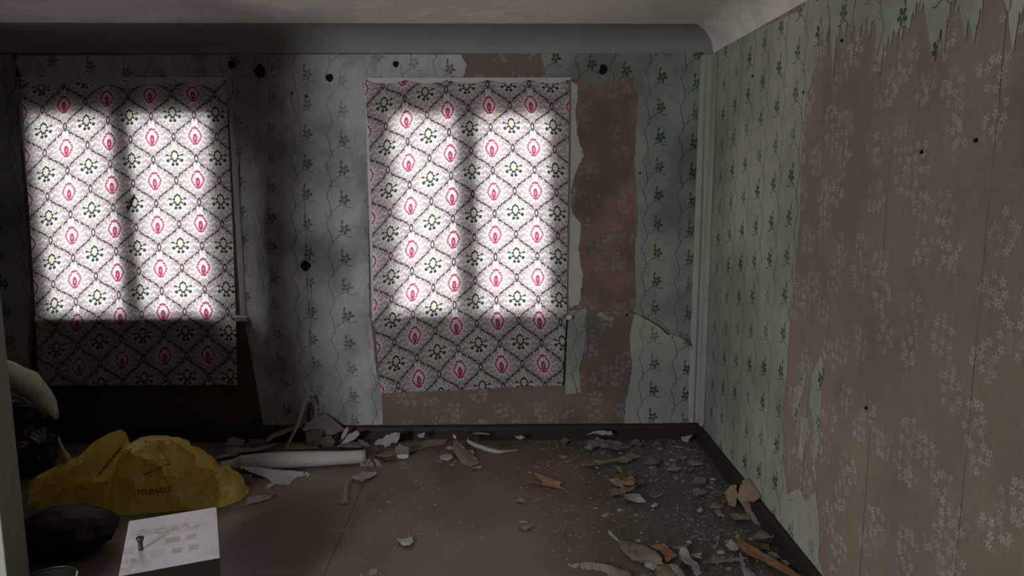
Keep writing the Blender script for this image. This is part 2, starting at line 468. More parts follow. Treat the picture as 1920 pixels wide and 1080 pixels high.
def sstep(a, b, x):
    t = min(1, max(0, (x-a)/(b-a))); return t*t*(3-2*t)
def lerp_edge(pts, y):
    for (xa, ya), (xb, yb) in zip(pts, pts[1:]):
        if y <= yb: break
    return xa + (xb-xa)*(y-ya)/(yb-ya)
# ------------------------------------------------------------------ the room
p1a, p1b = onY(56, 300).x, onY(436, 300).x
p2a, p2b = onY(704, 300).x, onY(1060, 300).x
ZS = onY(880, 592, D-0.032).z            # sill top
ZH = onY(880, 168).z                     # head of the openings
WT = 0.062
us = [XL-0.1, p1a, p1b, p2a, p2b, XR+0.1]; vs = [-0.05, ZS-0.03, ZH, ZC+0.1]
wall_back = struct(holed_wall('wall_back', us, vs, {(1, 1), (3, 1)}, D, D+WT, lambda u, v, w: (u, w, v), M['floral_x']))
wall_right = struct(box('wall_right', XR, XR+0.1, YF-0.15, D, -0.05, ZC+0.1, M['floral_y']))
wall_left = struct(box('wall_left', XL-0.1, XL, YF-0.15, D, -0.05, ZC+0.1, M['floral_y']))
w3 = (-2.85, -2.15, 0.95, 2.05)
wall_front = struct(holed_wall('wall_front', [XL, w3[0], w3[1], XR], [-0.05, w3[2], w3[3], ZC+0.1], {(1, 1)}, YF-0.15, YF, lambda u, v, w: (u, w, v), M['floral_x']))
ceiling = struct(box('ceiling', XL, XR, YF, D, ZC, ZC+0.1, M['ceiling']))
floor = struct(box('floor', XL, XR, YF, D, -0.05, -0.006, M['floor']))
# hardboard sheets nailed over the floor, a dark joint between them
sm_ = onZ(682, 907).x
cuts = [XL+0.001, sm_-1.22, sm_, XR-0.001]
for i in range(3):
    g = 0.0009
    bm = bmesh.new(); add_box(bm, cuts[i]+g, cuts[i+1]-g, YF+0.001, D-0.001, -0.0055, 0.0, 0.0012)
    obj('floor_panel', bm, M['floor'], floor)

# coved joint between wall and ceiling, one run along each of the two walls in view
def cove(name, pts_a, pts_b, m):
    bm = bmesh.new(); n = 12
    A = [bm.verts.new(p) for p in pts_a]; B = [bm.verts.new(p) for p in pts_b]
    for i in range(len(A)-1): bm.faces.new((A[i], A[i+1], B[i+1], B[i]))
    bm.faces.new(A); bm.faces.new(B[::-1]); bm.faces.new((A[-1], A[0], B[0], B[-1]))
    o = obj(name, bm, m)
    return struct(o)
NB, RB, RH = 14, 0.22, ZC-ZW
prof = [(RB*(1-math.cos(t*math.pi/2/NB)), RH*math.sin(t*math.pi/2/NB)) for t in range(NB+1)]   # (out from wall, up)
back_a = [(XL, D-o, ZW+h) for o, h in prof] + [(XL, D, ZC)]
back_b = [(XR, D-o, ZW+h) for o, h in prof] + [(XR, D, ZC)]
cove('trim_1', back_a, back_b, M['plaster'])
RB2 = 0.16
prof2 = [(RB2*(1-math.cos(t*math.pi/2/NB)), RH*math.sin(t*math.pi/2/NB)) for t in range(NB+1)]
side_a = [(XR-o, YF, ZW+h) for o, h in prof2] + [(XR, YF, ZC)]
side_b = [(XR-o, D-0.002, ZW+h) for o, h in prof2] + [(XR, D-0.002, ZC)]
cove('trim_2', side_a, side_b, M['ceiling'])

def skirting(name, a, b, nrm, h=0.092, th=0.028):
    """rounded wooden skirting board swept from a to b; nrm points into the room"""
    bm = bmesh.new(); n = Vector(nrm)
    pr = [(0, 0), (th, 0), (th, h*0.72), (th*0.92, h*0.88), (th*0.65, h*0.97), (th*0.3, h), (0, h)]
    k = 24; rows = []
    for i in range(k+1):
        p = Vector(a).lerp(Vector(b), i/k)
        w = 0.0025*mnoise.noise(p*3.0)
        rows.append([bm.verts.new(p + n*(o+(w if o else 0)) + Vector((0, 0, z+(w if z else 0)))) for o, z in pr])
    for i in range(k):
        for j in range(len(pr)-1): bm.faces.new((rows[i][j], rows[i][j+1], rows[i+1][j+1], rows[i+1][j]))
    bm.faces.new(rows[0]); bm.faces.new(rows[-1][::-1])
    return struct(obj(name, bm, M['brownpaint']))
skirting('baseboard_back', (XL, D-0.0005, 0), (XR, D-0.0005, 0), (0, -1, 0))
skirting('baseboard_right', (XR-0.0005, YF, 0), (XR-0.0005, D-0.03, 0), (-1, 0, 0))

# end of the partition beside the camera: boarded wall with a painted end post
PY = 2.30
pe = onY(33, 850, PY+0.115).x
wall_partition = struct(box('wall_left_partition', XL, pe-0.075, PY+0.02, PY+0.10, 0, ZC, M['darkbrown']))
bm = bmesh.new(); add_box(bm, pe-0.075, pe, PY, PY+0.115, 0.0, ZC, 0.004)
end_post = obj('end_post', bm, M['post'], wall_partition)
box('cover_strip', pe-0.150, pe-0.072, PY-0.006, PY+0.02, 0.0, ZC, plain('darkened_strip_paint', (0.085, 0.092, 0.066), 0.7, 0.3, 14), wall_partition, 0.003)  # post paint darkened on this strip to offset the lamp's light

def window(n, x0, x1, splits):
    """deep opening with white casing, sill board and a two-leaf casement; splits = glass edges in wall-plane metres"""
    w = struct(empty('window_%d' % n, ((x0+x1)/2, D, ZS)))
    inv = Vector(w.location)
    def P(o):
        o.parent = w; o.matrix_parent_inverse = Matrix.Translation(-inv); return o
    cs = 0.030
    P(box('casing', x0-(cs if n == 1 else 0.047), x0+0.004, D-0.006, D+0.002, ZS-0.01, ZH+0.004, M['trimwhite'], None, 0.002))
    P(box('casing', x1-0.004, x1+cs, D-0.006, D+0.002, ZS-0.01, ZH+0.004, M['trimwhite'], None, 0.002))
    P(box('casing', x0-cs, x1+cs, D-0.006, D+0.002, ZH+0.0045, onY(880, 145.5).z, M['trimwhite'], None, 0.002))
    for a, b in ((x0, x0+0.006), (x1-0.006, x1)):
        P(box('reveal_board', a, b, D+0.0025, D+WT, ZS, ZH, M['trimwhite']))
    P(box('sill', x0-0.045, x1+0.045, D-0.034, D, ZS-0.028, ZS, M['trimwhite'], None, 0.004))
    P(box('inner_sill', x0, x1, D+0.0005, D+WT, ZS-0.028, ZS, M['trimwhite']))
    yf0, yf1 = D+0.003, D+0.050
    zb, zt = ZS+0.001, ZH-0.001
    P(ring('frame', x0+0.0065, x1-0.0065, zb, zt, 0.032, yf0+0.02, yf1, M['frame']))
    g0, g1, g2, g3 = splits
    zg0, zg1 = ZS+0.045, onY(880, 210).z
    mid = (g1+g2)/2
    for a, b, ga, gb in ((x0+0.03, mid-0.001, g0, g1), (mid+0.001, x1-0.03, g2, g3)):
        bm = bmesh.new()
        def loop(l, r, c, d, y): return [bm.verts.new(p) for p in ((l, y, c), (r, y, c), (r, y, d), (l, y, d))]
        o0, i0 = loop(a, b, zb+0.02, zt-0.02, yf0), loop(ga, gb, zg0, zg1, yf0)
        o1, i1 = loop(a, b, zb+0.02, zt-0.02, yf0+0.028), loop(ga, gb, zg0, zg1, yf0+0.028)
        for k in range(4):
            j = (k+1) % 4
            bm.faces.new((o0[k], o0[j], i0[j], i0[k])); bm.faces.new((o1[k], i1[k], i1[j], o1[j]))
            bm.faces.new((o0[k], o1[k], o1[j], o0[j])); bm.faces.new((i0[k], i0[j], i1[j], i1[k]))
        sash = P(obj('sash', bm, M['frame']))
        pn = box('pane', ga-0.004, gb+0.004, yf0+0.004, yf0+0.008, zg0-0.004, zg1+0.004, M['pane'])
        pn.parent = sash; pn.matrix_parent_inverse = Matrix.Translation(inv) @ Matrix.Translation(-inv)
        pn.matrix_parent_inverse = sash.matrix_world.inverted() if False else Matrix.Identity(4)
    return w, P, mid
x_at = lambda px: onY(px, 380).x
W1, P1, mid1 = window(1, p1a, p1b, [x_at(q) for q in (80, 219, 257, 402)])
W2, P2, mid2 = window(2, p2a, p2b, [x_at(q) for q in (737, 855, 898, 1029)])
# casement handles: they almost touch the cloth and show as dark bars through it
def handle(P, px, tilt):
    c = onY(px[0], px[1], D-0.016)
    bm = bmesh.new(); add_box(bm, -0.008, 0.008, -0.008, 0.006, -0.060, 0.060, 0.004)
    o = obj('latch_handle', bm, M['latch']); o.rotation_euler = (0, tilt, 0); o.location = c + Vector((0, 0.0, 0)); P(o)
    bm = bmesh.new(); add_box(bm, c.x-0.006, c.x+0.006, D-0.006, D+0.006, c.z-0.006, c.z+0.006)
    P(obj('latch_spindle', bm, M['latch']))
handle(P1, (248, 381), math.radians(26)); handle(P2, (887, 374), math.radians(2))

w3o = struct(empty('window_3', (0, 0, 0)))
ring('frame', w3[0], w3[1], w3[2], w3[3], 0.04, YF-0.12, YF-0.07, M['frame'], w3o)
box('pane', w3[0]+0.04, w3[1]-0.04, YF-0.10, YF-0.095, w3[2]+0.04, w3[3]-0.04, M['pane'], w3o)

# ------------------------------------------------------------------ curtains nailed over the windows
def curtain(name, label, left, right, yoff, uoff, per, vsh, nsag, sagd):
    nu, nv = 72, 104
    root = tag(empty(name, (onY(left[0][0], left[0][1]).x, D-0.03, onY(left[0][0], left[0][1]).z)), label, 'curtain', 'curtains nailed over the windows')
    bm = bmesh.new(); uvl = bm.loops.layers.uv.new('UVMap'); rows = []
    vtop, vbl, vbr = left[0][1], left[-1][1], right[-1][1]
    uvs = {}
    for j in range(nv+1):
        tv = j/nv; row = []
        pl = vtop + (vbl-vtop)*tv; pr = right[0][1] + (vbr-right[0][1])*tv
        for i in range(nu+1):
            tu = i/nu
            yy = D - yoff(tu, tv)
            a = onY(lerp_edge(left, pl), pl, yy); b = onY(lerp_edge(right, pr), pr, yy)
            p = a.lerp(b, tu)
            sag = abs(math.sin(math.pi*tu*nsag))**0.8*sagd*math.exp(-tv/0.03)
            p.z -= sag
            if tv == 1: p.z += 0.006*mnoise.noise(Vector((tu*6, 0, 1)))
            u = uoff + (lerp_edge(right, pr)*tu + lerp_edge(left, pl)*(1-tu) - lerp_edge(left, pl))/per[0]
            py = pl + (pr-pl)*tu
            v = (py-vtop)/per[1] - vsh(u-uoff)
            vt = bm.verts.new(p - Vector(root.location)); uvs[vt] = (u, v); row.append(vt)
        rows.append(row)
    for j in range(nv):
        for i in range(nu):
            f = bm.faces.new((rows[j][i], rows[j][i+1], rows[j+1][i+1], rows[j+1][i])); f.smooth = True
            for l in f.loops: l[uvl].uv = uvs[l.vert]
    cloth = obj('cloth', bm, M['damask'], root, True)
    for k in range(nsag+1):
        tu = min(max(k/nsag, 0.01), 0.99)
        p = onY(left[0][0]*(1-tu)+right[0][0]*tu, left[0][1]*(1-tu)+right[0][1]*tu + 2, D-yoff(tu, 0)) - Vector(root.location)
        bm = bmesh.new(); bmesh.ops.create_cone(bm, cap_ends=True, segments=10, radius1=0.005, radius2=0.004, depth=0.006, matrix=Matrix.Translation(p) @ Matrix.Rotation(math.pi/2, 4, 'X'))
        obj('nail', bm, M['latch'], root)
    return root
def yo2(u, v):
    w = 0.004*math.sin(u*19+v*2) + 0.003*math.sin(u*33+1)
    mid = 0.0235 + 0.005*math.sin(math.pi*min(1, v/0.75)) + w*0.6*sstep(0, .1, v)
    side = sstep(0.22, 0.0, u)*0.060*sstep(0.1, 0.5, v)*sstep(0.95, 0.7, v)
    sillc = math.exp(-((v-0.765)/0.05)**2)*(1-0.9*sstep(0.12, 0.0, u))
    return (mid+side)*(1-sillc) + 0.0375*sillc
def yo1(u, v):
    w = 0.004*math.sin(u*17+v*2+2) + 0.003*math.sin(u*35)
    mid = 0.0235 + 0.005*math.sin(math.pi*min(1, v/0.75)) + w*0.6*sstep(0, .1, v)
    side = sstep(0.74, 1.0, u)*0.075*sstep(0.12, 0.6, v)*sstep(1.0, 0.72, v)
    sillc = math.exp(-((v-0.785)/0.045)**2)*(1-0.95*sstep(0.80, 1, u))
    return (mid+side)*(1-sillc) + 0.0375*sillc
cur1 = curtain('curtain', 'damask curtain over the left window, its lower edge lost in shadow', [(40, 150), (48, 300), (58, 450), (67, 595), (72, 722)],
        [(424, 150), (428, 250), (436, 420), (442, 595), (445, 722)], yo1, 0.05, (81.0, 82.0), lambda u: 0.29+0.03*(4-u)**2, 4, 0.030)
cur2 = curtain('curtain', 'damask curtain over the window nearer the corner, its lower hem showing against the wall', [(683, 150), (691, 260), (697, 400), (701, 590), (714, 737)],
        [(1068, 149), (1066, 300), (1062, 590), (1055, 723)], yo2, 0.07, (78.5, 81.0), lambda u: 0.57+0.05*(3.6-u)**2, 5, 0.020)

# ------------------------------------------------------------------ wallpaper layers on the walls
wall_sheet('green_wallpaper', [(-190, 103), (20, 103), (44, 150), (40, 300), (50, 430), (58, 590), (52, 640), (60, 800), (-190, 800)], 'back', 0.001, M['vine_x'], wall_back, 1, straight=(0, 7, 8))
wall_sheet('green_wallpaper', [(30, 104), (400, 103), (640, 102), (864, 102), (876, 120), (868, 145), (690, 145), (691, 170), (450, 170), (447, 146), (30, 147)],
           'back', 0.001, M['vine_dirty'], wall_back, 2, straight=(0, 1, 2, 8, 10))
wall_sheet('green_wallpaper', [(419, 150), (430, 146), (456, 146), (455, 255), (449, 300), (447, 330), (443, 268), (424, 190)], 'back', 0.0066, M['vine_dirty'], wall_back, 41)
wall_sheet('green_wallpaper', [(26, 147), (46, 147), (44, 185), (36, 200), (28, 190)], 'back', 0.0066, M['vine_dirty'], wall_back, 42)
# wallpaper between the windows, given an added belly whose slopes catch the window light
BXL = [(450, 110), (451, 590), (458, 600), (466, 640), (478, 700), (494, 797)]
BXR = [(690, 110), (691, 450), (693, 592), (700, 640), (706, 700), (716, 740), (718, 797)]
bxa, bxb = onY(450, 400).x, onY(691, 400).x
def bulge(x, z):
    t = min(1, max(0, (x-bxa)/(bxb-bxa)))
    k = sstep(-0.06, 0.30, t)*sstep(1.04, 0.72, t)*sstep(0, 0.05, t)*sstep(1, 0.95, t)
    v = sstep(2.15, 1.25, z)*sstep(0.30, 0.74, z)
    return 0.125*k*v + 0.0012
bm = bmesh.new(); rows = []
nxx, nzz = 90, 170
for j in range(nzz+1):
    py = 112 + (796-112)*j/nzz; row = []
    for i in range(nxx+1):
        t = i/nxx; px = lerp_edge(BXL, py)*(1-t)+lerp_edge(BXR, py)*t
        p = onY(px, py); e = min(1, 8*t, 8*(1-t))
        bp = bulge(p.x, p.z); q = Vector((p.x*16, 0, p.z*7)); q2 = Vector((p.x*45, 3, p.z*30))
        p.y = D - bp - e*(0.0060*mnoise.noise(q)+0.0028*mnoise.noise(q2)+0.0014*mnoise.noise(q2*2.3)+0.004) - 0.0006
        row.append(bm.verts.new(p))
    rows.append(row)
for r0, r1 in zip(rows, rows[1:]):
    for i in range(nxx): bm.faces.new((r0[i], r0[i+1], r1[i+1], r1[i]))
obj('light_catching_wallpaper', bm, M['vine_dirty'], wall_back, True)
wall_sheet('green_wallpaper', [(1014, 101), (1200, 99), (1339, 97), (1331, 300), (1322, 520), (1315, 668), (1306, 660), (1290, 637), (1270, 622), (1253, 623), (1238, 608), (1218, 595), (1193, 582), (1190, 480), (1197, 400), (1190, 300), (1196, 180), (1188, 150), (1150, 152), (1120, 160), (1085, 148), (1020, 146)],
           'back', 0.003, M['vine_up'], wall_back, 3, straight=(0, 1, 2, 3, 4))
wall_sheet('green_wallpaper', [(1196, 578), (1300, 640), (1316, 660), (1310, 796), (1170, 797), (1176, 740), (1186, 690), (1180, 640), (1186, 600)], 'back', 0.001, M['vine_clean'], wall_back, 4, straight=(2, 3))
wall_sheet('green_wallpaper', [(1064, 582), (1100, 580), (1099, 620), (1094, 660), (1084, 690), (1090, 735), (1060, 740)], 'back', 0.001, M['vine_x'], wall_back, 5)
wall_sheet('brown_wallpaper', [(1078, 148), (1200, 150), (1200, 583), (1150, 579), (1108, 575), (1078, 572)], 'back', 0.0015, M['floral_red'], wall_back, 6)
wall_sheet('torn_backing', [(1064, 150), (1084, 160), (1079, 210), (1082, 250), (1094, 292), (1077, 330), (1070, 362), (1073, 400), (1090, 420), (1084, 470), (1093, 520), (1086, 570), (1064, 578)], 'back', 0.0026, M['backing'], wall_back, 7)
wall_sheet('torn_backing', [(1128, 585), (1136, 592), (1150, 596), (1148, 602), (1135, 600), (1118, 590)], 'back', 0.001, M['vine_x'], wall_back, 8)
wall_sheet('dark_wall_patch', [(62, 600), (462, 600), (470, 650), (482, 720), (496, 799), (55, 800)], 'back', 0.0006, M['darkbrown'], wall_back, 9, amp=0.002)  # flat dark brown patch below the left window

def tear_edge(name, px, wall, off, m, parent, drop=0.03, lift=0.014):
    """loose edge of torn paper that stands off the wall"""
    bm = bmesh.new(); rows = []
    k = 60; seg = []
    for i in range(k+1):
        f = i/k*(len(px)-1); j = min(int(f), len(px)-2); t = f-j
        seg.append((px[j][0]*(1-t)+px[j+1][0]*t, px[j][1]*(1-t)+px[j+1][1]*t))
    for i, (x, y) in enumerate(seg):
        e = math.sin(math.pi*i/k)**0.5
        p = onY(x, y); jit = 0.004*mnoise.noise(Vector((i*0.6, 3, 0)))
        row = []
        for q, (dz, o) in enumerate(((drop, 0.0), (drop*0.5, lift*0.35), (0.0+jit, lift))):
            row.append(bm.verts.new((p.x, D-off-o*e, p.z+dz)))
        rows.append(row)
    for i in range(k):
        for q in range(2): bm.faces.new((rows[i][q], rows[i+1][q], rows[i+1][q+1], rows[i][q+1]))
    return obj(name, bm, m, parent, True)
tear_edge('loose_paper_edge', [(1106, 578), (1150, 583), (1193, 586)], 'back', 0.0026, M['floral_red'], wall_back, 0.03, 0.012)
tear_edge('loose_paper_edge', [(1188, 585), (1218, 599), (1240, 613), (1254, 627), (1271, 627), (1291, 643), (1306, 664), (1311, 690)], 'back', 0.0042, M['vine_up'], wall_back, 0.035, 0.020)

gl = [(1112, 575), (1130, 575), (1150, 579), (1178, 583), (1195, 587), (1218, 599), (1240, 613), (1253, 626), (1271, 626), (1291, 641), (1307, 663), (1313, 692)]
wall_sheet('tear_shade_strip', gl + [(x-1.2, y+1.9) for x, y in reversed(gl)], 'back', 0.0032, M['black'], wall_back, 51, amp=0.0008, step=0.03)  # black strip painted as the shade below the loose paper edge
# loose paper bridging the corner, bulged into two soft ridges
bm = bmesh.new(); rows = []
zz = [0.10, 0.3, 0.5, 0.7, 0.9, 1.1, 1.3, 1.5, 1.7, 1.9, 2.1, 2.27]
for z in zz:
    k = 0.45 + 0.55*sstep(2.1, 1.3, z)
    w = 0.010*mnoise.noise(Vector((0, 0, z*2.0)))
    prf = [(-0.074+w, 0.0042), (-0.062+w, 0.007*k+0.004), (-0.050+w, 0.022*k+0.003), (-0.040+w, 0.020*k+0.003), (-0.028, 0.006)]
    row = [bm.verts.new((XR+a, D-b, z)) for a, b in prf]
    row += [bm.verts.new((XR-b, D+a*1.5, z)) for a, b in reversed(prf)]
    rows.append(row)
for r0, r1 in zip(rows, rows[1:]):
    for i in range(len(r0)-1): bm.faces.new((r0[i], r0[i+1], r1[i+1], r1[i]))
cp = obj('corner_wallpaper', bm, plain('plain_green_paper', (0.30, 0.325, 0.27), 0.7, 0.2, 8, 0.001, 0.3), wall_back, True)
cp.modifiers.new('s', 'SUBSURF').levels = 2; cp.modifiers['s'].render_levels = 2

wall_sheet('green_wallpaper', [(1339, 97), (1400, 63), (1500, 20), (1560, -40), (1536, 60), (1528, 130), (1512, 180), (1506, 260), (1503, 330), (1500, 420), (1491, 520), (1481, 620), (1476, 700), (1468, 765), (1474, 800), (1468, 860), (1477, 925), (1502, 938), (1512, 965), (1531, 985), (1533, 1040), (1548, 1086), (1312, 795)],
           'right', 0.001, M['vine_y'], wall_right, 11, straight=(0, 1, 2, 22), clampz=ZW, amp=0.006)
SPK = [(742, 100, 772, 245, 800, 140), (800, 140, 815, 458, 838, 180), (838, 180, 846, 230, 856, 150), (862, 110, 882, 222, 892, 160), (896, 120, 920, 252, 934, 150), (936, 120, 968, 216, 980, 160), (982, 130, 1000, 205, 1008, 110), (1016, 90, 1030, 235, 1040, 130),
       (1062, 110, 1086, 450, 1110, 270), (1112, 240, 1122, 300, 1136, 210), (1140, 200, 1152, 265, 1164, 190), (1170, 170, 1188, 215, 1196, 170), (1200, 150, 1210, 245, 1222, 180), (1226, 150, 1254, 196, 1272, 110), (1284, 60, 1292, 95, 1298, 20),
       (1304, 5, 1326, 68, 1346, 10), (1350, 60, 1362, 160, 1368, 130), (1370, 180, 1404, 368, 1424, 260), (1428, 200, 1440, 235, 1446, 150), (1448, 190, 1462, 320, 1476, 160), (1484, 90, 1490, 130, 1500, 10),
       (1528, 0, 1534, 92, 1548, 20), (1560, 60, 1584, 244, 1598, 150), (1602, 110, 1634, 255, 1664, 100), (1672, 40, 1680, 70, 1690, -20), (1718, -30, 1728, 25, 1740, -40), (1812, -30, 1838, 90, 1842, 120), (1844, 170, 1862, 305, 1886, 160), (1900, 60, 1912, 90, 1930, 10)]
fr = [(1520, -180), (1531, 70)]
for a, b, c, d, e_, f in SPK: fr += [(1300+a/3.097, b/3.097), (1300+c/3.097, d/3.097), (1300+e_/3.097, f/3.097)]
fr += [(1990, -20), (1990, -250)]
wall_sheet('torn_wallpaper_fringe', fr, 'right', 0.0024, M['vine_y'], wall_right, 12, straight=(len(fr)-2, len(fr)-1), clampz=ZW, amp=0.0015, step=0.009)
for k, q in enumerate([[(1540, 668), (1546, 690), (1541, 730), (1538, 800), (1530, 905), (1524, 880), (1527, 790), (1519, 760), (1524, 700)],
                       [(1512, 698), (1505, 740), (1492, 790), (1486, 780), (1490, 740), (1500, 712)],
                       [(1500, 786), (1516, 782), (1512, 820), (1503, 868), (1497, 850), (1502, 815)]]):
    wall_sheet('torn_backing', q, 'right', 0.001, M['vine_y'], wall_right, 20+k, amp=0.003)
wall_sheet('torn_backing', [(1482, 925), (1500, 915), (1512, 940), (1530, 920), (1538, 985), (1536, 1045), (1520, 1000), (1500, 975)], 'right', 0.0022, M['backing'], wall_right, 30, amp=0.006)

def blob_disc(name, px, rad, wall, m, parent, seed, rim=None):
    r = random.Random(seed); n = 14
    c = onY(*px) if wall == 'back' else onX(*px)
    bm = bmesh.new(); top = []
    ctr = None
    for i in range(n):
        t = 2*math.pi*i/n; q = rad*(0.75+0.4*r.random())
        a, b = q*math.cos(t), q*1.15*math.sin(t)
        top.append((a, b))
    yb = D - (bulge(c.x, c.z)+0.006 if bxa < c.x < bxb and c.z < 2.215 else 0)
    P = (lambda a, b, o: (c.x+a, yb-o, c.z+b)) if wall == 'back' else (lambda a, b, o: (XR-o, c.y+a, c.z+b))
    outer = [bm.verts.new(P(a*1.25, b*1.25, 0.001)) for a, b in top]
    lip = [bm.verts.new(P(a*1.05, b*1.05, 0.0065)) for a, b in top]
    inn = [bm.verts.new(P(a*0.7, b*0.7, 0.0045)) for a, b in top]
    for i in range(n):
        j = (i+1) % n
        bm.faces.new((outer[i], outer[j], lip[j], lip[i])); bm.faces.new((lip[i], lip[j], inn[j], inn[i]))
    bm.faces.new(inn)
    return obj(name, bm, m, parent)
for k, (px, rad) in enumerate([((488, 133), 0.028), ((619, 146), 0.018), ((1131, 131), 0.022), ((742, 120), 0.014), ((435, 122), 0.018)]):
    blob_disc('bracket_hole', px, rad, 'back', M['black'], wall_back, k+3)
for k, px in enumerate([(1200, 324), (576, 181), (548, 175), (1175, 590)]):
    blob_disc('nail_hole', px, 0.0055, 'back', M['black'], wall_back, k+30)
for k, px in enumerate([(1730, 285), (1832, 263), (1580, 76), (1508, 173), (1412, 143), (1626, 765)]):
    blob_disc('nail_hole', px, 0.0045, 'right', M['black'], wall_right, k+60)

# wiring between the windows: an open junction box and a painted-over twin wire
def on_bulge(px, py, off):
    p = onY(px, py)
    for _ in range(3):
        q = onY(px, py, p.y); p = onY(px, py, D-off-bulge(q.x, q.z))
    return p
jb = on_bulge(573, 498, 0.011)
jbx = tag(empty('junction_box', (jb.x, jb.y, jb.z)), 'open dark junction box set in the wall between the windows', 'junction box')
bm = bmesh.new()
for a, b, fl in ((0.030, 0.022, 0), (0.022, 0.006, 1)):
    pass
N = 16
def circ(r, y): return [bm.verts.new((r*math.cos(2*math.pi*i/N)*(1+0.10*math.cos(4*2*math.pi*i/N)), y, r*1.1*math.sin(2*math.pi*i/N)*(1+0.10*math.cos(4*2*math.pi*i/N)))) for i in range(N)]
L = [circ(0.026, 0.0), circ(0.026, -0.010), circ(0.019, -0.010), circ(0.018, -0.001)]
for a, b in zip(L, L[1:]):
    for i in range(N): bm.faces.new((a[i], a[(i+1) % N], b[(i+1) % N], b[i]))
bm.faces.new(L[-1])
obj('cup', bm, M['black'], jbx)
for k in range(2):
    bm = bmesh.new(); bmesh.ops.create_cone(bm, cap_ends=True, segments=8, radius1=0.002, radius2=0.0015, depth=0.018, matrix=Matrix.Translation((0.006*(k*2-1), -0.008, -0.003*k)) @ Matrix.Rotation(1.2, 4, 'X'))
    obj('wire_end', bm, M['latch'], jbx)
def tube(name, pts, rad, m, parent=None, seg=8):
    bm = bmesh.new(); rows = []
    pts = [Vector(p) for p in pts]
    for i, p in enumerate(pts):
        d = (pts[min(i+1, len(pts)-1)]-pts[max(i-1, 0)]).normalized()
        a = d.orthogonal().normalized() if i == 0 else (pa - d*pa.dot(d)).normalized()
        pa = a; b = d.cross(a); r = rad[i] if isinstance(rad, list) else rad
        rows.append([bm.verts.new(p + a*r*math.cos(2*math.pi*k/seg) + b*r*math.sin(2*math.pi*k/seg)) for k in range(seg)])
    for r0, r1 in zip(rows, rows[1:]):
        for k in range(seg): bm.faces.new((r0[k], r0[(k+1) % seg], r1[(k+1) % seg], r1[k]))
    bm.faces.new(rows[0][::-1]); bm.faces.new(rows[-1])
    return obj(name, bm, m, parent, True)
def wallpath(px, off):
    out = []
    for (xa, ya), (xb, yb) in zip(px, px[1:]):
        for q in range(5):
            t = q/5; p = on_bulge(xa+(xb-xa)*t, ya+(yb-ya)*t, off); p.x += 0.0015*mnoise.noise(p*14); out.append(p)
    out.append(on_bulge(*px[-1], off)); return out
tag(tube('wire', wallpath([(558, 165), (565, 260), (570, 360), (574, 440), (574, 488)], 0.004), 0.0028, M['vine_x']), 'papered-over wire running down the wall above the junction box', 'wire')
cb = tag(empty('cable', (0, 0, 0)), 'pale twin cable running down from the junction box', 'cable')
tube('strand', wallpath([(571, 508), (577, 560), (579, 640), (583, 735)], 0.006), 0.0030, M['wire'], cb)
tube('strand', wallpath([(578, 508), (583, 560), (583, 640), (586, 735)], 0.006), 0.0030, M['wire'], cb)
#==OBJECTS==
# ------------------------------------------------------------------ torn paper on the floor
def pap(name, col, var=0.22):
    col = tuple(x*0.74 for x in col); return plain(name, col, 0.85, var, 22, 0.0012, 0.15)
PP = {'pale': pap('pale_paper', (0.44, 0.405, 0.370)), 'white': pap('white_paper', (0.62, 0.60, 0.575)), 'tan': pap('tan_paper', (0.36, 0.270, 0.200)),
      'orange': pap('orange_paper', (0.40, 0.235, 0.130)), 'brown': pap('brown_paper', (0.155, 0.108, 0.080)), 'grey': pap('grey_paper', (0.255, 0.235, 0.205)),
      'blue': pap('bluish_white_paper', (0.50, 0.52, 0.545)), 'mauve': pap('mauve_paper', (0.34, 0.265, 0.225))}
CROPS = {'A': (400, 730, 5.4), 'B': (640, 790, 5.4857), 'C': (940, 790, 5.0526), 'D': (1200, 820, 4.1528), 'E': (980, 960, 6.0), 'P': (0, 0, 1.0)}
seedn = [100]
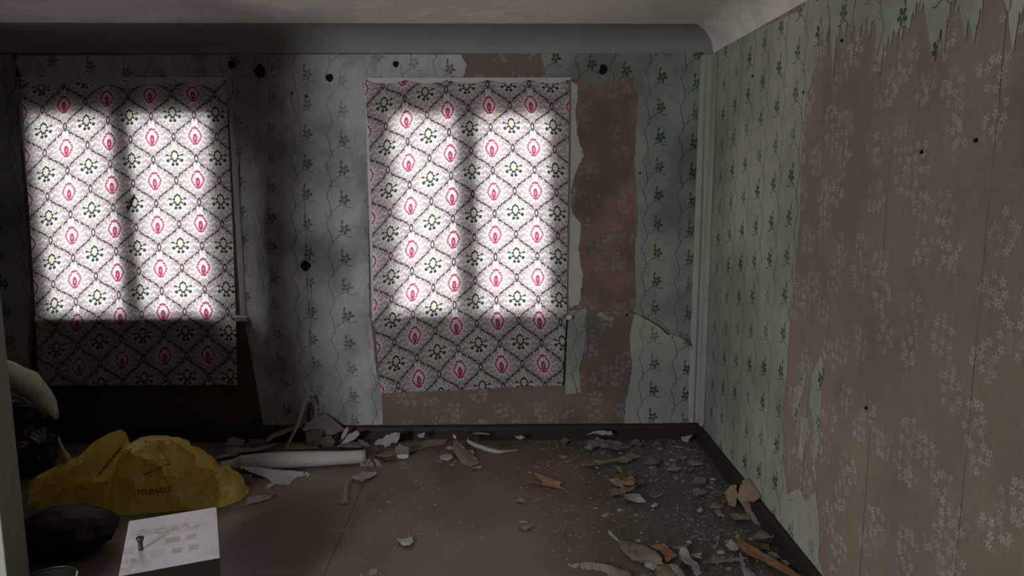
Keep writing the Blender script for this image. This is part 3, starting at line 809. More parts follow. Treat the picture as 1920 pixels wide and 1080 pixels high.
def scrap(label, crop, pts, mat='pale', back='tan', z=0.006, Y=None, curl=0.012, crump=0.004, jag=0.0022, name='wallpaper_scrap', cat='paper scrap', grid=0.018, parent=None, thick=0.0008, group=None):
    """one torn piece of paper. Lying: corners on the floor at height z. Standing (Y given): corners at depth Y.
    A corner may carry its own third value: its height (lying) or its depth (standing)."""
    seedn[0] += 1; r = random.Random(seedn[0])
    x0, y0, k = CROPS[crop]
    pp = [(x0+p[0]/k, y0+p[1]/k, p[2] if len(p) > 2 else None) for p in pts]
    lying = Y is None
    if lying:
        base = [onZ(p[0], p[1], z) for p in pp]
        cx = sum(b.x for b in base)/len(base); cy = sum(b.y for b in base)/len(base)
        an = r.uniform(0, math.pi); dv = Vector((math.cos(an), math.sin(an)))
        ds = [abs((Vector((b.x-cx, b.y-cy))).dot(dv)) for b in base]; dm = max(ds) or 1
        P = [onZ(p[0], p[1], p[2] if p[2] is not None else z + curl*(d/dm)**2) for p, d in zip(pp, ds)]
        for q in P: q.y = min(q.y, D-0.034); q.x = min(q.x, XR-(0.034 if q.z < 0.095 else 0.006))
        ch = lambda p: (p.x, p.y); val = lambda p: p.z
    else:
        P = [onY(p[0], p[1], p[2] if p[2] is not None else Y) for p in pp]
        for q in P: q.z = max(q.z, 0.002); q.x = min(q.x, XR-0.034)
        ch = lambda p: (p.x, p.z); val = lambda p: p.y
    rim = []
    n = len(P)
    for i in range(n):
        a, b = P[i], P[(i+1) % n]; rim.append((ch(a), val(a)))
        m_ = max(1, int((Vector(ch(b))-Vector(ch(a))).length/0.009))
        d = (Vector(ch(b))-Vector(ch(a))).normalized()
        for q in range(1, m_):
            t = q/m_; c = a.lerp(b, t); g = r.gauss(0, jag)
            rim.append(((ch(c)[0]-d.y*g, ch(c)[1]+d.x*g), val(c)))
    co, fs = cdt([q[0] for q in rim], grid)
    ref = [(Vector(c), v) for c, v in rim[::max(1, len(rim)//40)]] + [(Vector(ch(p)), val(p)) for p in P]
    vals = []
    off = Vector((r.uniform(0, 50), r.uniform(0, 50), 0))
    for c in co:
        sw = sv = 0.0
        for q, v in ref:
            w = 1.0/((c-q).length_squared+2e-6)**1.5; sw += w; sv += w*v
        v = sv/sw + crump*mnoise.noise(Vector((c.x*22, c.y*22, 0))+off) + crump*0.5*mnoise.noise(Vector((c.x*60, c.y*60, 3))+off)
        if lying: v = max(v, 0.0018)
        else: v = min(v, D-0.034)
        vals.append(v)
    bm = bmesh.new()
    idx = {id(c): i for i, c in enumerate(co)}
    vm = {(round(c.x, 7), round(c.y, 7)): v for c, v in zip(co, vals)}
    gv = lambda c: vm[(round(c.x, 7), round(c.y, 7))]
    ox, oy, oz = sum(p.x for p in P)/n, sum(p.y for p in P)/n, (0.0 if lying else min(p.z for p in P))
    if lying: fill_sheet(bm, co, fs, lambda c: (c.x-ox, c.y-oy, gv(c)-oz), lambda c: (c.x-ox, c.y-oy, gv(c)-thick-oz))
    else: fill_sheet(bm, co, fs, lambda c: (c.x-ox, gv(c)-oy, c.y-oz), lambda c: (c.x-ox, gv(c)+thick-oy, c.y-oz))
    me = bpy.data.meshes.new(name); bm.to_mesh(me); bm.free()
    for p in me.polygons: p.use_smooth = False
    o = link(name, me, [PP.get(mat) or M[mat], PP.get(back) or M[back]], parent)
    o.location = (ox, oy, oz)
    if label: tag(o, label, cat, group)
    return o
def ribbon(label, crop, pts, width, mat='pale', back='pale', wdir=(0, 0, 1), name='wallpaper_strip', cat='paper strip', taper=(0.4, 0.3), sub=6, bow=0.0):
    """a curled strip: pts carry (x, y, depth); wdir is the direction of its width"""
    seedn[0] += 1; r = random.Random(seedn[0])
    x0, y0, k = CROPS[crop]; P = [onY(x0+p[0]/k, y0+p[1]/k, p[2]) for p in pts]
    Q = []
    for i in range(len(P)-1):
        p0, p1, p2, p3 = P[max(i-1, 0)], P[i], P[i+1], P[min(i+2, len(P)-1)]
        for q in range(sub):
            t = q/sub
            Q.append(0.5*((2*p1)+(p2-p0)*t+(2*p0-5*p1+4*p2-p3)*t*t+(3*p1-p0-3*p2+p3)*t**3))
    Q.append(P[-1]); n = len(Q); w = Vector(wdir).normalized()
    o0 = Vector((sum(q.x for q in Q)/n, sum(q.y for q in Q)/n, 0)); bm = bmesh.new(); F, B = [], []
    for i, q in enumerate(Q):
        t = i/(n-1); hw = width/2*min(1, taper[0]+(1-taper[0])*min(1, t/0.3), taper[1]+(1-taper[1])*min(1, (1-t)/0.3))
        d = (Q[min(i+1, n-1)]-Q[max(i-1, 0)]).normalized(); nr = d.cross(w).normalized()
        a = hw*(1+r.uniform(-.12, .12)); b = hw*(1+r.uniform(-.12, .12))
        row = [q-w*a, q+nr*bow, q+w*b]
        for v in row: v.z = max(v.z, 0.003); v.y = min(v.y, D-0.032)
        F.append([bm.verts.new(v-o0+nr*0.0004) for v in row]); B.append([bm.verts.new(v-o0-nr*0.0004) for v in row])
    for i in range(n-1):
        for j in range(2):
            bm.faces.new((F[i][j], F[i+1][j], F[i+1][j+1], F[i][j+1])); bm.faces.new((B[i][j], B[i][j+1], B[i+1][j+1], B[i+1][j])).material_index = 1
        for j in (0, 2): bm.faces.new((F[i][j], B[i][j], B[i+1][j], F[i+1][j]))
    me = bpy.data.meshes.new(name); bm.to_mesh(me); bm.free()
    for p in me.polygons: p.use_smooth = True
    o = link(name, me, [PP[mat], PP[back]]); o.location = o0
    return tag(o, label, cat)

# pile by the wall between the windows
scrap('grey-green square of board leaning on the pile against the wall', 'A', [(1130, 240, 4.375), (1335, 408, 4.36), (1212, 462, 4.30), (1000, 470, 4.28), (900, 402, 4.31), (965, 335, 4.35)], 'grey', 'grey', Y=4.33, jag=0.001, crump=0.002, name='board_fragment', cat='board', thick=0.003)
ribbon('pale bent strip arching up out of the pile like a hook', 'A', [(738, 600, 4.215), (790, 490, 4.23), (850, 370, 4.26), (900, 220, 4.29), (940, 112, 4.32), (975, 64, 4.34), (1003, 95, 4.355), (1026, 160, 4.36)], 0.022, 'grey', 'mauve', (1, 0.5, 0.1), taper=(0.9, 0.9))
scrap('brown triangle of paper standing behind the bent strip', 'A', [(955, 130), (1000, 190), (1008, 270), (960, 300), (925, 330), (915, 250)], 'brown', 'brown', Y=4.378)
scrap('long dark ribbon of paper sloping down left from the bent strip', 'A', [(905, 350, 4.372), (895, 376, 4.372), (800, 415, 4.36), (640, 480, 4.30), (545, 532, 4.25), (522, 515, 4.25), (600, 445, 4.31), (760, 385, 4.365)], 'grey', 'brown', Y=4.3, name='wallpaper_strip', cat='paper strip')
scrap('pale scrap standing at the far left of the pile', 'A', [(120, 560), (140, 505), (190, 475), (320, 520), (290, 570), (200, 568)], 'pale', 'grey', Y=4.28)
scrap('greyish scrap second from the left in the pile', 'A', [(350, 560), (365, 500), (500, 505), (530, 540), (440, 556)], 'grey', 'grey', Y=4.30)
scrap('ragged mauve sheet lying along the back of the paper roll', 'A', [(110, 640), (130, 590), (180, 570), (330, 600), (345, 550), (400, 600), (560, 545), (660, 550), (560, 600), (420, 625), (280, 640)], 'mauve', 'tan', z=0.02)
scrap('orange-brown strip lying right behind the middle of the roll', 'A', [(760, 560), (830, 545), (1000, 560), (1060, 556), (1065, 600), (740, 608)], 'tan', 'orange', z=0.007, curl=0.004)
scrap('crumpled brown paper in the middle of the pile under the board', 'A', [(930, 420), (1000, 400), (1100, 420), (1112, 480), (1080, 560), (1000, 560), (950, 520), (940, 470)], 'brown', 'tan', Y=4.255, crump=0.02)
scrap('dark curled brown leaf of paper near the right of the pile', 'A', [(1100, 505), (1130, 470), (1200, 470), (1232, 530), (1200, 582), (1100, 582), (1090, 540)], 'brown', 'brown', Y=4.20, crump=0.012)
scrap('pale upright splinter of paper at the right of the pile', 'A', [(1258, 545), (1330, 400), (1370, 375), (1366, 420), (1292, 548)], 'pale', 'tan', Y=4.29)
scrap('folded pale scrap beside the upright splinter', 'A', [(1290, 552), (1360, 460), (1430, 425), (1470, 430), (1482, 460), (1420, 512), (1350, 545)], 'pale', 'grey', Y=4.25)
scrap('flat mauve sheet behind the right end of the roll', 'A', [(1250, 582), (1300, 545), (1500, 530), (1532, 560), (1500, 588)], 'mauve', 'tan', z=0.018)
scrap('small pale tatter past the right end of the roll', 'A', [(1460, 500), (1520, 520), (1582, 560), (1560, 582), (1480, 540)], 'pale', 'pale', z=0.028)
scrap('narrow pale strip poking out past the left end of the roll', 'A', [(0, 692), (110, 652), (260, 632), (240, 660), (110, 690), (20, 706)], 'mauve', 'tan', z=0.015, name='wallpaper_strip', cat='paper strip')
scrap('pointed piece of cardboard sticking out from under the yellow bag', 'P', [(462, 944), (464, 934), (480, 929), (513, 927), (506, 934), (470, 943), (430, 954)], 'mauve', 'tan', z=0.010, jag=0.001, name='cardboard_piece', cat='cardboard', thick=0.003)
scrap('dull grey card standing between the yellow bag and the roll', 'P', [(444, 893), (471, 889), (474, 926), (452, 931)], 'grey', 'brown', Y=3.74, name='card_sheet', cat='cardboard', thick=0.002)
# between roll and middle
scrap('crumpled pale ball of paper at the end of the roll', 'B', [(190, 440), (228, 438), (240, 395), (275, 380), (330, 420), (332, 480), (360, 470), (300, 512), (232, 522), (190, 490)], 'mauve', 'pale', Y=3.97, crump=0.03)
scrap('pale folded tongue of paper beside the crumpled ball', 'B', [(335, 380), (380, 400), (422, 480), (402, 502), (370, 472), (342, 470)], 'mauve', 'pale', Y=3.985)
scrap('flat pale arrow-shaped sheet in front of the crumpled ball', 'B', [(100, 585), (215, 515), (352, 515), (366, 545), (215, 617), (170, 602)], 'pale', 'tan', z=0.010)
scrap('thin pale spike of paper alone on the brown floor', 'P', [(650, 889, .03), (652, 900, .025), (651, 928, .01), (652, 943, .005), (638, 945, .005), (632, 938, .012), (641, 936, .006), (645, 915, .012)], 'mauve', 'pale', z=0.01)
scrap('curled pale sheet at the wall right of the pile', 'B', [(330, 238), (360, 195), (480, 140), (560, 115), (605, 120), (600, 160), (562, 230), (540, 215), (450, 270), (435, 240)], 'pale', 'grey', Y=4.215, crump=0.012)
scrap('pointed grey cup of curled paper by the wall', 'B', [(545, 290), (605, 220), (620, 250), (695, 260), (692, 345), (572, 335)], 'grey', 'pale', Y=4.12, crump=0.012)
scrap('bright white lip of paper under the grey cup', 'B', [(570, 342), (690, 338), (690, 372), (645, 386), (575, 378)], 'white', 'white', Y=4.085, jag=0.001)
scrap('small pale triangle against the baseboard below the wider curtain', 'B', [(775, 142), (862, 110), (850, 172), (800, 162)], 'pale', 'pale', Y=4.27)
scrap('long dull strip lying parallel to the wall', 'B', [(330, 352), (560, 290), (700, 242), (900, 178), (1100, 188), (1060, 232), (860, 272), (700, 322), (450, 372)], 'mauve', 'brown', z=0.006, name='wallpaper_strip', cat='paper strip')
scrap('brown oblong scrap at the left end of the long dull strip', 'B', [(420, 372), (560, 345), (575, 392), (440, 402)], 'brown', 'tan', z=0.004)
scrap('oval white chip beside the curved mauve strip', 'B', [(1010, 352), (1040, 336), (1135, 334), (1152, 372), (1090, 406), (1022, 392)], 'blue', 'white', z=0.005)
scrap('thin cream sliver just under the oval white chip', 'B', [(985, 398), (1010, 396), (1055, 415), (1030, 430)], 'pale', 'pale', z=0.004)
scrap('curved mauve strip lifting its narrow end towards the wall', 'B', [(1165, 185, .055), (1205, 205, .05), (1250, 260, .035), (1340, 330, .012), (1400, 390, .006), (1422, 440, .006), (1330, 472, .006), (1240, 432, .006), (1180, 350, .02), (1146, 280, .04), (1150, 220, .05)], 'mauve', 'pale', z=0.01, name='wallpaper_strip', cat='paper strip')
scrap('small white tip standing at the narrow end of the curved strip', 'B', [(1148, 122), (1180, 160), (1182, 182), (1155, 172)], 'white', 'white', Y=4.19)
scrap('pale leaf-shaped scrap tucked right of the curved strip', 'B', [(1305, 295), (1345, 292), (1378, 335), (1350, 352), (1310, 325)], 'pale', 'pale', z=0.005)
scrap('thin white sliver under the wide end of the curved strip', 'B', [(1325, 474), (1380, 468), (1445, 455), (1432, 480), (1350, 488)], 'pale', 'pale', z=0.004)
ribbon('large white curl of paper shaped like a letter C', 'B', [(1525, 132, 4.33), (1400, 124, 4.32), (1325, 148, 4.28), (1292, 188, 4.19), (1340, 228, 4.10), (1450, 270, 4.03), (1600, 312, 3.96), (1720, 304, 3.98), (1830, 292, 4.0)], 0.030, 'white', 'pale', (0, -0.25, 1), taper=(0.3, 0.1))
scrap('bright white chip alone on the open floor near the front', 'P', [(743, 1009), (760, 1010), (772, 1006), (776, 1016), (768, 1023), (755, 1022)], 'white', 'pale', z=0.006, curl=0.01)
scrap('pale chip at the baseboard right of the white curl', 'B', [(1775, 152), (1840, 145), (1892, 162), (1840, 192)], 'pale', 'pale', Y=4.29)
scrap('small tan triangle left of the curved strip', 'B', [(1100, 446), (1170, 435), (1160, 460), (1110, 466)], 'tan', 'tan', z=0.004)
# middle and right
scrap('rust-brown forked scrap like a twig on the open floor', 'C', [(178, 535), (350, 572), (395, 582), (330, 520), (305, 480), (440, 525), (580, 580), (545, 600), (632, 667), (530, 622), (430, 612), (350, 588), (250, 566)], 'orange', 'tan', z=0.009, curl=0.02)
scrap('long tan strip with a broad end lying across the floor', 'C', [(718, 402), (880, 370), (1080, 350), (1240, 305), (1332, 315), (1312, 337), (1250, 352), (1190, 392), (1150, 387), (1090, 377), (850, 422)], 'tan', 'tan', z=0.010, name='wallpaper_strip', cat='paper strip', curl=0.02)
scrap('pale leaf of paper arching on top of the heap by the wall', 'C', [(813, 122), (880, 96), (950, 85), (1030, 90), (1062, 127), (950, 130), (890, 116)], 'pale', 'mauve', Y=4.30)
scrap('dull grey sheet at the bottom of the heap by the wall', 'C', [(790, 182), (900, 158), (1050, 165), (1200, 212), (1240, 242), (1100, 270), (960, 238), (870, 247), (800, 205)], 'grey', 'mauve', z=0.016, crump=0.012)
scrap('white curl at the front of the heap by the wall', 'C', [(790, 252), (830, 212), (877, 236), (852, 272)], 'pale', 'white', z=0.016)
scrap('wrinkled brown-grey paper at the right of the heap by the wall', 'C', [(1215, 200), (1240, 186), (1300, 165), (1320, 196), (1400, 202), (1310, 222), (1235, 228)], 'grey', 'brown', z=0.010, crump=0.010)
scrap('pinkish hooked scrap left of the heap by the wall', 'C', [(560, 182), (592, 150), (650, 168), (702, 162), (622, 197), (592, 250)], 'mauve', 'pale', z=0.014)
scrap('torn orange paper in the middle of the right-hand litter', 'C', [(1060, 545), (1100, 495), (1160, 510), (1182, 552), (1222, 510), (1270, 540), (1262, 600), (1165, 605), (1120, 590)], 'orange', 'tan', z=0.022, curl=0.025)
scrap('white wedge tucked under the torn orange paper', 'C', [(1018, 545), (1065, 545), (1130, 588), (1172, 628), (1085, 606)], 'white', 'pale', z=0.015)
scrap('dull mauve flap right of the torn orange paper', 'C', [(1272, 548), (1350, 540), (1362, 580), (1300, 602)], 'mauve', 'grey', z=0.008)
scrap('tan boomerang of paper in front of the torn orange paper', 'C', [(1028, 642), (1080, 620), (1112, 642), (1240, 612), (1292, 602), (1240, 652), (1150, 682), (1030, 702)], 'tan', 'orange', z=0.008)
scrap('pale scalloped sheet in front of the tan boomerang', 'C', [(1158, 690), (1230, 680), (1310, 690), (1372, 767), (1290, 770), (1220, 747), (1180, 742)], 'pale', 'pale', z=0.010, curl=0.018)
scrap('oval cream chip in front of the scalloped sheet', 'C', [(1410, 795), (1450, 771), (1490, 780), (1472, 806), (1430, 813)], 'white', 'pale', z=0.004)
scrap('pale flat patch of paint between the tan strip and the corner', 'C', [(1325, 410), (1380, 370), (1420, 340), (1525, 362), (1500, 400), (1400, 405)], 'grey', 'grey', z=0.003)
scrap('grey angular flake in the litter nearest the corner', 'C', [(1640, 302), (1710, 295), (1772, 332), (1722, 362), (1670, 372)], 'grey', 'grey', z=0.004)
scrap('pale oblong piece by the right baseboard near the corner', 'C', [(1778, 377), (1860, 370), (1925, 402), (1800, 422)], 'pale', 'pale', z=0.006)
scrap('whitish peaked scrap left of the oblong piece', 'C', [(1560, 457), (1640, 390), (1662, 430), (1722, 436), (1660, 472)], 'pale', 'pale', z=0.008)
scrap('slim grey strip in front of the oblong piece', 'C', [(1750, 452), (1870, 430), (1884, 440), (1780, 462)], 'grey', 'grey', z=0.004)
scrap('broad grey flake with a nibbled edge near the right baseboard', 'C', [(1788, 582), (1850, 530), (1950, 530), (1932, 590), (1850, 602)], 'grey', 'pale', z=0.006)
scrap('pinkish curled flake in front of the nibbled grey one', 'C', [(1810, 642), (1860, 625), (1962, 652), (1932, 690), (1820, 702)], 'mauve', 'pale', z=0.010)
scrap('pale triangle standing in the corner of the room', 'C', [(1705, 142), (1815, 125), (1762, 197), (1710, 182)], 'pale', 'pale', Y=4.30)
scrap('low grey scrap to the left of the corner triangle', 'C', [(1420, 216), (1470, 190), (1532, 212), (1440, 231)], 'grey', 'pale', z=0.006)
scrap('flat grey strip just in front of the corner triangle', 'C', [(1590, 232), (1750, 237), (1680, 257)], 'grey', 'grey', z=0.004)
scrap('small white bar near the corner', 'C', [(1478, 250), (1535, 260), (1525, 270), (1480, 262)], 'white', 'white', z=0.006)
scrap('pale bow-tie scrap in the middle of the open floor', 'C', [(150, 970), (212, 955), (238, 975), (312, 970), (240, 1032), (180, 1012)], 'mauve', 'pale', z=0.006, curl=0.015)
scrap('mauve chip behind the bow-tie scrap', 'C', [(130, 742), (195, 722), (232, 767), (150, 760)], 'mauve', 'mauve', z=0.004)
scrap('pointed brown chip between the tan strip and the torn orange paper', 'C', [(1070, 412), (1120, 430), (1150, 492), (1092, 462)], 'tan', 'brown', z=0.008)
scrap('grey blurred flake right of the scalloped sheet', 'C', [(1395, 692), (1450, 680), (1548, 684), (1450, 732)], 'grey', 'grey', z=0.004)
# along the right baseboard
scrap('brown side of a folded sheet beside the baseboard', 'D', [(662, 432, .03), (700, 370, .07), (750, 368, .08), (758, 430, .06), (746, 542, .02), (690, 532, .01)], 'tan', 'brown')
scrap('big tan sheet with a small hole leaning on the right baseboard', 'D', [(800, 330, .12), (850, 315, .13), (882, 345, .13), (940, 432, .115), (936, 466, .11), (880, 502, .08), (780, 502, .04), (756, 462, .06), (772, 400, .09)], 'tan', 'tan', crump=0.006)
scrap('pale tongue of paper in front of the leaning tan sheet', 'D', [(780, 502, .05), (880, 502, .05), (940, 560, .03), (966, 622, .02), (945, 682, .01), (890, 667, .01), (840, 592, .02)], 'mauve', 'pale', z=0.03)
scrap('crumpled grey-tan piece left of the pale tongue', 'D', [(690, 592), (760, 580), (850, 602), (852, 642), (740, 642)], 'mauve', 'grey', z=0.010, crump=0.010)
scrap('mauve flake left of the folded sheet', 'D', [(540, 546), (570, 505), (652, 520), (642, 552)], 'mauve', 'grey', z=0.005)
scrap('white hourglass flake in front of the mauve flake', 'D', [(570, 566), (625, 555), (632, 585), (652, 612), (610, 617)], 'pale', 'pale', z=0.005)
scrap('pale flake behind the folded sheet', 'D', [(538, 432), (600, 405), (662, 432), (590, 452)], 'grey', 'pale', z=0.005)
scrap('round white chip in the right-hand litter', 'D', [(440, 570), (468, 546), (500, 565), (470, 586)], 'white', 'white', z=0.005)
scrap('round pinkish chip left of the round white one', 'D', [(335, 597), (360, 577), (384, 595), (372, 615)], 'mauve', 'mauve', z=0.004)
scrap('slender pale stick of paper on bare floor', 'D', [(388, 782), (490, 735), (502, 750), (400, 792)], 'grey', 'pale', z=0.006, name='wallpaper_strip', cat='paper strip')
scrap('greenish-grey flake behind the long orange strip', 'D', [(540, 776), (575, 778), (610, 765), (622, 802), (572, 807)], 'grey', 'pale', z=0.006)
scrap('dull tan triangle of paper near the right baseboard', 'D', [(868, 782), (930, 720), (990, 735), (1032, 777), (950, 792)], 'mauve', 'brown', z=0.02)
scrap('white crescent of paper curling up at the right baseboard', 'D', [(1060, 750), (1092, 790), (1086, 842), (1030, 867), (1020, 850), (1060, 830), (1072, 790)], 'pale', 'white', Y=3.07)
scrap('long orange strip running to the lower right', 'D', [(735, 772), (790, 800), (850, 830), (980, 910), (1110, 985), (1240, 1060), (1300, 1105), (1262, 1118), (1100, 1042), (960, 962), (830, 910), (772, 850)], 'orange', 'tan', z=0.022, name='wallpaper_strip', cat='paper strip', curl=0.01)
scrap('bright cream tip at the far end of the long orange strip', 'D', [(742, 775), (770, 755), (778, 800), (760, 800)], 'tan', 'white', z=0.034)
scrap('white piece under the far end of the long orange strip', 'D', [(668, 832), (720, 810), (768, 835), (770, 872), (700, 872)], 'blue', 'white', z=0.010)
scrap('pale piece right of the middle of the orange strip', 'D', [(990, 892), (1060, 900), (1092, 937), (1030, 952)], 'mauve', 'pale', z=0.008)
scrap('shadowy brown sheet below the dull tan triangle', 'D', [(868, 802), (1000, 832), (1012, 880), (900, 862)], 'brown', 'mauve', z=0.010)
scrap('pale spike curling at the bottom edge near the orange strip', 'D', [(775, 890, .05), (792, 920, .045), (832, 1020, .02), (900, 1070, .01), (940, 1110, .01), (820, 1100, .01), (785, 1000, .03)], 'pale', 'pale', z=0.02)
scrap('long thin dull strip with a torn tab near the front', 'D', [(470, 975), (560, 960), (568, 915), (620, 932), (660, 924), (662, 946), (850, 930), (842, 950), (600, 977)], 'mauve', 'grey', z=0.008, name='wallpaper_strip', cat='paper strip')
scrap('pale green-edged flake right of the wavy white curl', 'D', [(398, 912), (480, 890), (477, 946), (422, 932)], 'pale', 'pale', z=0.010)
scrap('wavy white curl of paper at the front', 'D', [(308, 862, .03), (340, 850, .035), (375, 880, .03), (392, 930, .015), (450, 980, .02), (482, 1062, .03), (440, 1085, .03), (400, 1010, .025), (330, 960, .02), (300, 900, .02)], 'pale', 'white', z=0.02, curl=0)
scrap('pale tatters beside the near end of the orange strip', 'D', [(1098, 952), (1140, 962), (1182, 955), (1165, 990), (1150, 1002), (1120, 985)], 'pale', 'grey', z=0.008)
# front cluster
scrap('narrow white curl lifting at the tip of the mauve plate', 'E', [(958, 196, .05), (990, 214, .05), (1042, 270, .03), (1102, 322, .015), (1096, 347, .012), (1030, 302, .022), (966, 237, .045)], 'pale', 'white', z=0.02, name='wallpaper_strip', cat='paper strip')
scrap('large mauve plate of layered paper at the front', 'E', [(1112, 325), (1180, 330), (1350, 370), (1500, 440), (1562, 520), (1577, 592), (1480, 582), (1380, 562), (1250, 522), (1150, 432), (1106, 380)], 'mauve', 'tan', z=0.018, crump=0.006)
scrap('white rim of paper under the edge of the mauve plate', 'E', [(1104, 335), (1118, 400), (1200, 468), (1300, 526), (1392, 560), (1382, 577), (1250, 545), (1130, 446), (1098, 392)], 'pale', 'white', z=0.008, curl=0.004)
scrap('orange torn piece right of the mauve plate', 'E', [(1420, 372), (1560, 366), (1600, 350), (1642, 400), (1742, 490), (1642, 557), (1600, 540), (1590, 490), (1530, 430)], 'orange', 'tan', z=0.012, curl=0.012)
scrap('pale strip behind the wavy white curl', 'E', [(1680, 392), (1760, 385), (1862, 368), (1842, 422), (1740, 412)], 'mauve', 'grey', z=0.010)
scrap('tan sheet cut off by the front edge below the mauve plate', 'E', [(1500, 612), (1592, 580), (1650, 590), (1700, 660), (1760, 765), (1600, 770), (1500, 662)], 'tan', 'tan', z=0.014)
scrap('white sheet on top of the tan one at the front edge', 'E', [(1640, 585), (1700, 578), (1742, 592), (1822, 702), (1842, 765), (1762, 745), (1690, 650)], 'pale', 'white', z=0.024)
scrap('bluish-white rounded piece under the mauve plate', 'E', [(1368, 582), (1440, 560), (1522, 602), (1482, 652), (1390, 622)], 'blue', 'blue', z=0.010)
scrap('long pale half-rolled strip at the very front', 'E', [(503, 582, .02), (640, 577, .03), (690, 560, .035), (1000, 600, .03), (1062, 622, .02), (1200, 682, .02), (1245, 770, .02), (900, 775, .006), (960, 702, .006), (880, 662, .006), (660, 642, .008), (540, 612, .01)], 'mauve', 'pale', z=0.02, name='wallpaper_strip', cat='paper strip')

# paint and plaster flakes: the larger ones singly, the crumbs as one stuff object
FM = [PP['pale'], PP['white'], PP['grey'], PP['mauve'], PP['pale'], PP['tan']]
FN = ['cream', 'white', 'grey', 'pinkish', 'cream', 'tan']
fmesh = []
for k in range(18):
    r = random.Random(500+k); n = r.randint(6, 9); bm = bmesh.new(); el = r.uniform(0.4, 1.0)
    P = [(math.cos(2*math.pi*i/n)*r.uniform(0.6, 1.1), math.sin(2*math.pi*i/n)*r.uniform(0.6, 1.1)*el) for i in range(n)]
    T = [bm.verts.new((x, y, 0.12+0.14*r.random())) for x, y in P]; B = [bm.verts.new((x, y, 0.0)) for x, y in P]
    c = bm.verts.new((0, 0, 0.10)); 
    for i in range(n):
        j = (i+1) % n; bm.faces.new((T[i], T[j], c)); bm.faces.new((B[i], B[j], T[j], T[i]))
    bm.faces.new(B[::-1])
    me = bpy.data.meshes.new('paint_flake'); bm.to_mesh(me); bm.free(); me.materials.append(FM[k % 6]); fmesh.append(me)
def spot(r):
    while True:
        x, y = r.uniform(-0.75, 1.17), r.uniform(2.35, 4.37)
        d = 0.19 + 0.85*sstep(0.0, 0.75, x)*sstep(2.4, 2.9, y) + 0.5*sstep(4.0, 4.3, y)*sstep(-0.8, -0.5, x)
        d *= 0.55 + 0.9*max(0, mnoise.noise(Vector((x*3.5, y*3.5, 0)))+0.35)
        if r.random()*1.5 < d: return x, y
r = random.Random(99)
zones = {'wall': 'among the litter along the foot of the window wall', 'right': 'strewn over the dark floor near the right wall', 'open': 'scattered on the open brown floor'}
for k in range(290):
    x, y = spot(r); m_ = r.randrange(18); o = bpy.data.objects.new('paint_flake', fmesh[m_]); C.objects.link(o)
    sc = 0.0065 + 0.019*r.random()**2.4
    o.location = (x, y, 0.0004); o.rotation_euler = (0, 0, r.uniform(0, 6.28)); o.scale = (sc, sc, sc*0.6)
    zn = zones['wall' if y > 4.0 else 'right' if x > 0.35 else 'open']; big = 'small' if sc < 0.011 else 'thumbnail-sized'
    tag(o, '%s %s flake of paint %s' % (big, FN[m_ % 6], zn), 'flake', '%s %s flakes %s' % (big, FN[m_ % 6], zn))
bm = bmesh.new()
for k in range(2200):
    x, y = spot(r); sc = 0.0012 + 0.0035*r.random()**2; a = r.uniform(0, 6.28); n = 5
    ps = [(x+math.cos(a+2*math.pi*i/n)*sc*r.uniform(.6, 1.2), y+math.sin(a+2*math.pi*i/n)*sc*r.uniform(.5, 1.0)) for i in range(n)]
    T = [bm.verts.new((px, py, 0.0003+sc*0.5)) for px, py in ps]; B = [bm.verts.new((px, py, 0.0002)) for px, py in ps]
    f = bm.faces.new(T); f.material_index = k % 3
    for i in range(n): bm.faces.new((B[i], B[(i+1) % n], T[(i+1) % n], T[i])).material_index = k % 3
me = bpy.data.meshes.new('plaster_crumbs'); bm.to_mesh(me); bm.free()
o = link('plaster_crumbs', me, [PP['pale'], PP['grey'], PP['white']]); o['kind'] = 'stuff'; o['label'] = 'fine plaster crumbs and dust strewn over the floor'

# ------------------------------------------------------------------ roll of lining paper
rollm = plain('dusty_white_roll_paper', (0.37, 0.35, 0.34), 0.7, 0.12, 9, 0.001, 0.25)
roll = tag(empty('paper_roll', onZ(560, 880, 0.0)), 'big dusty white roll of lining paper lying in front of the pile', 'paper roll')
def local(o, root):
    o.parent = root; o.matrix_parent_inverse = Matrix.Translation(-Vector(root.location)); return o
ax0, ax1 = onZ(449, 868, 0.047), onZ(686, 855, 0.043)
cpts, crad = [], []
for q in range(25):
    t = q/24; p = ax0.lerp(ax1, t); p.z += 0.003*math.sin(t*5); cpts.append(p)
    crad.append(0.040 + 0.006*math.sin(math.pi*min(1, t*1.3)) - 0.003*t)
body = local(tube('paper_body', cpts, crad, rollm, None, 28), roll)
dirn = (ax1-ax0).normalized()
cone = [ax0 - dirn*(0.002+0.098*q/6) for q in range(7)]
for c in cone: c.z = max(0.02, c.z - 0.012*((ax0-c).length/0.1))
local(tube('narrow_end', cone, [0.036, 0.030, 0.027, 0.025, 0.023, 0.022, 0.020], rollm, None, 20), roll)
local(tube('core_tube', [cone[-1]+dirn*0.01, cone[-1]-dirn*0.012], 0.014, PP['brown'], None, 16), roll)
e1 = ax1 + dirn*0.001
local(tube('core_end', [ax1, ax1+dirn*0.004], 0.013, PP['brown'], None, 16), roll)
ls = scrap(None, 'P', [(436, 870, .05), (470, 874, .04), (520, 880, .035), (574, 884, .02), (580, 889, .004), (580, 899, .003), (573, 890, .004), (556, 896, .004), (546, 904, .004), (541, 912, .003), (537, 907, .004), (516, 908, .004), (502, 916, .003), (497, 913, .003), (510, 904, .006), (500, 896, .01), (470, 885, .03)], 'white', 'pale', z=0.01, crump=0.004, name='loose_sheet')
ls.data.materials[0] = rollm
local(ls, roll)

